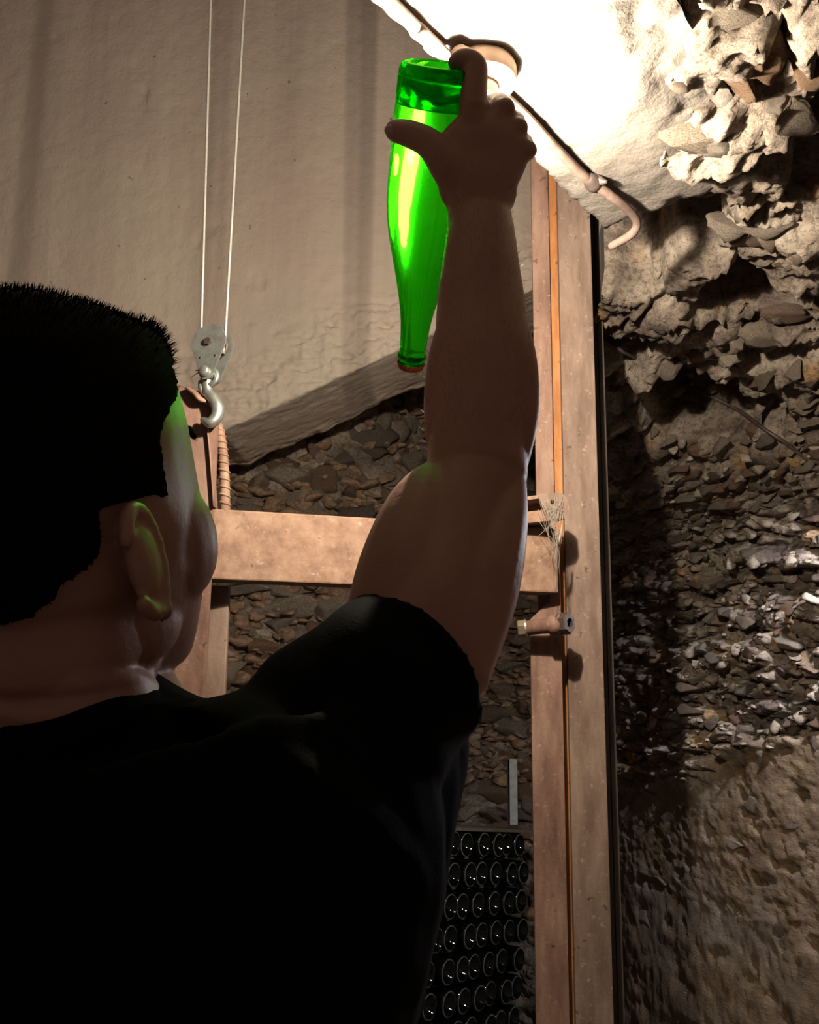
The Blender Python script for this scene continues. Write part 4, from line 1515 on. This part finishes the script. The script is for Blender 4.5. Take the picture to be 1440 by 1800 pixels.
# thumb nail and index nail
for (p_, a_, b_) in ((P(687, 229, 0.8975), Vector((-0.75, 0, 0.1)), Vector((0, 0, 1))),):
    bm = bmesh.new()
    ellipsoid(bm, p_, [RIGHT * 0.006, UPV * 0.0058, FWD * 0.002], 12, 8)
    from_bm('nail', bm, simple('nail', (.50, .30, .24), 0.35), man)
# eyes, brows
for s in (-1, 1):
    bm = bmesh.new()
    ellipsoid(bm, H(0.0740, 0.031 * s, 0.002), [Fh * 0.011, Rh * 0.0115, Uh * 0.0065], 16, 10)
    e = from_bm('eye', bm, simple('eye_white', (.55, .52, .50), 0.25), man)
    bm = bmesh.new()
    ellipsoid(bm, H(0.0840, 0.031 * s, 0.002), [Fh * 0.0025, Rh * 0.0050, Uh * 0.0050], 12, 8)
    from_bm('iris', bm, simple('iris_brown', (.05, .03, .02), 0.2), e)
    bm = bmesh.new()
    tube(bm, [H(0.099, 0.012 * s, 0.026), H(0.098, 0.028 * s, 0.031), H(0.082, 0.047 * s, 0.027)], [(0.004, 0.0025), (0.0045, 0.003), (0.002, 0.002)], wide=Uh, seg=8)
    from_bm('eyebrow', bm, HAIRM, man)
# hair: close-cropped cap with a short tuft at the front hairline
bm = bmesh.new()
head_loft(bm, [q for q in HS if q[0] > -0.06], grow=0.0055, top=0.009)
tube(bm, [H(0.062, -0.045, 0.088), H(0.080, -0.015, 0.096), H(0.082, 0.02, 0.094), H(0.066, 0.050, 0.080)], [0.008, 0.011, 0.011, 0.008], seg=10)
hm = remeshed('hair', bm, 0.0030, 3, 0.5)
bm = bmesh.new()
bm.from_mesh(hm)
dele = []
for v in bm.verts:
    d = v.co - HC
    d = d / HSC
    f, r, u = d.dot(Fh), d.dot(Rh), d.dot(Uh)
    n_ = 0.006 * mnoise.noise(v.co * 60)
    ok = (u > 0.010 + 0.90 * f + n_ and u > -0.052 + n_) or (f < 0.018 + n_ and u > -0.006 + n_ and abs(r) > 0.05) 
    if f > 0.055 and u < 0.070 + n_: ok = False
    if abs(r) > 0.070 and f > -0.030 and u < 0.000 and f < 0.012: ok = False
    if not ok: dele.append(v)
bmesh.ops.delete(bm, geom=dele, context='VERTS')
bm.normal_update()
bd = [v for v in bm.verts if any(e.is_boundary for e in v.link_edges)]
for it in range(6):
    new = {}
    for v in bd:
        nb_ = [e.other_vert(v).co for e in v.link_edges if e.is_boundary]
        if len(nb_) == 2: new[v] = v.co * 0.4 + (nb_[0] + nb_[1]) * 0.3
    for v, c in new.items(): v.co = c
for v in bd: v.co -= v.normal * 0.0045
bm.faces.ensure_lookup_table()
rnd = random.Random(9)
fl = list(bm.faces)
base = [(f.calc_center_median().copy(), f.normal.copy()) for f in rnd.sample(fl, min(len(fl), 9000))]
for c, n_ in base:
    u = (c - HC).dot(Uh); f = (c - HC).dot(Fh)
    ln = 0.0028 + 0.003 * max(0, (u - 0.05) / 0.06)
    if f > 0.055: ln += 0.004
    d = (n_ + Vector((rnd.uniform(-.5, .5), rnd.uniform(-.5, .5), rnd.uniform(-.5, .5))) + Fh * 0.35).normalized()
    sd = d.orthogonal().normalized() * 0.0006
    c0 = c - n_ * 0.001
    bm.faces.new((bm.verts.new(c0 - sd), bm.verts.new(c0 + sd), bm.verts.new(c0 + d * ln)))
me = bpy.data.meshes.new('hair')
bm.to_mesh(me); bm.free()
for m_ in list(me.materials): pass
me.materials.clear()
tag(link('hair', me, HAIRM, man), label='close-cropped dark hair')

# t-shirt
bm = bmesh.new()
g_ = 0.010
T2 = [(-0.20, 0.64, 1.47, 0.085, 0.075), (-0.20, 0.64, 1.445, 0.185, 0.105), (-0.19, 0.635, 1.41, 0.215, 0.125), (-0.195, 0.635, 1.36, 0.212, 0.130), (-0.20, 0.64, 1.28, 0.200, 0.130), (-0.20, 0.645, 1.15, 0.182, 0.124), (-0.20, 0.645, 1.00, 0.182, 0.126), (-0.20, 0.64, 0.90, 0.186, 0.130)]
tube(bm, [t[:3] for t in T2], [(t[3], t[4]) for t in T2], wide=Vector((1, 0, 0)), seg=32, n=4, round_caps=False)
tube(bm, [(-0.21, 0.62, 1.475), (-0.15, 0.635, 1.448), (-0.10, 0.64, 1.435), (-0.05, 0.65, 1.44)], [0.062, 0.056, 0.056, 0.066], seg=18)
tube(bm, [(-0.21, 0.62, 1.475), (-0.27, 0.635, 1.455), (-0.34, 0.65, 1.43), (-0.39, 0.655, 1.40)], [0.064, 0.062, 0.070, 0.072], seg=18)
hemR = P(724, 1172, 0.672)
adir = (E_ - S_).normalized()
tube(bm, [P(520, 1420, 0.615), P(575, 1340, 0.63), P(642, 1252, 0.642), hemR], [0.105, 0.080, 0.066, 0.0630], seg=28, n=5, round_caps=False)
tube(bm, [P(752, 1230, 0.69), P(764, 1300, 0.685), P(752, 1400, 0.66), P(720, 1560, 0.63), P(680, 1760, 0.61)], [0.022, 0.026, 0.025, 0.025, 0.025], seg=16)
tube(bm, [P(705, 1230, 0.69), P(700, 1320, 0.67), P(690, 1450, 0.65)], [0.04, 0.045, 0.045], seg=16)
hemL = LS.lerp(LE, 0.55)
tube(bm, [LS + Vector((0.03, 0, 0.0)), LS.lerp(LE, 0.2), hemL], [0.076, 0.072, 0.070], seg=22, round_caps=False)
tm_ = remeshed('t_shirt', bm, 0.0042, 5, 0.5)
bm = bmesh.new(); bm.from_mesh(tm_)
lsd = (LE - LS).normalized()
for v in bm.verts:
    q = v.co
    v.co += v.normal * (0.004 * mnoise.noise(q * 14 + Vector((0, 0, q.x * 20))) + 0.003 * mnoise.noise(Vector((q.x * 30 + q.z * 30, q.y * 10, q.z * 12 - q.x * 12))))
kill = []
for f in bm.faces:
    c = f.calc_center_median()
    if (c - hemR).length < 0.078 and f.normal.dot((hemR - P(642, 1252, 0.642)).normalized()) > 0.75 and (c - hemR).dot((hemR - P(642, 1252, 0.642)).normalized()) > -0.010: kill.append(f)
    elif (c - hemL).length < 0.08 and f.normal.dot(lsd) > 0.75 and (c - hemL).dot(lsd) > -0.012: kill.append(f)
    elif f.normal.z < -0.75 and c.z < 0.915: kill.append(f)
bmesh.ops.delete(bm, geom=kill, context='FACES')
me = bpy.data.meshes.new('t_shirt'); bm.to_mesh(me); bm.free()
me.materials.clear()
sh = link('t_shirt', me, FAB, man)
sh['label'] = 'plain black short-sleeved t-shirt'
# ribbed collar
bm = bmesh.new()
cp = [P(-30, 1318, 0.553), P(60, 1302, 0.545), P(150, 1275, 0.548), P(230, 1248, 0.568), P(280, 1238, 0.60), P(272, 1250, 0.64), P(200, 1290, 0.68), P(100, 1330, 0.69), P(0, 1340, 0.67), P(-70, 1330, 0.62), P(-30, 1318, 0.553)]
tube(bm, cp, [(0.011, 0.006)] * len(cp), wide=Vector((0, 0, 1)), seg=12, n=6, round_caps=False)
from_bm('collar', bm, FAB, man)
# trousers, shoes
bm = bmesh.new()
tube(bm, [(-0.20, 0.64, 0.98), (-0.20, 0.64, 0.90), (-0.20, 0.64, 0.82)], [(0.176, 0.122), (0.184, 0.130), (0.176, 0.122)], wide=Vector((1, 0, 0)), seg=26, round_caps=False)
for s in (-1, 1):
    hx = -0.20 + 0.09 * s
    tube(bm, [(hx, 0.64, 0.88), (hx + 0.01 * s, 0.64, 0.70), (hx + 0.01 * s, 0.635, 0.48), (hx + 0.012 * s, 0.64, 0.30), (hx + 0.012 * s, 0.645, 0.085)], [(0.092, 0.105), (0.090, 0.096), (0.074, 0.08), (0.068, 0.076), (0.062, 0.072)], wide=Vector((1, 0, 0)), seg=20, round_caps=False)
me = remeshed('trousers', bm, 0.007, 3)
link('trousers', me, simple('dark_denim', (.012, .014, .02), 0.9, 0, 0.2, 0.3, 60), man)
for s in (-1, 1):
    hx = -0.20 + 0.09 * s
    bm = bmesh.new()
    tube(bm, [(hx + 0.012 * s, 0.61, 0.058), (hx + 0.016 * s, 0.68, 0.058), (hx + 0.022 * s, 0.77, 0.042), (hx + 0.026 * s, 0.845, 0.030)], [(0.042, 0.054), (0.046, 0.050), (0.050, 0.036), (0.042, 0.024)], wide=Vector((1, 0, 0)), seg=18)
    for v in bm.verts:
        v.co.z = max(v.co.z, 0.0)
    shoe = from_bm('shoe', bm, simple('black_leather', (.012, .011, .010), 0.5, 0, 0.4), man)
print('verts body', len(body_me.vertices), 'back stones', n_back, 'right', len(cand), 'vault', n_v)
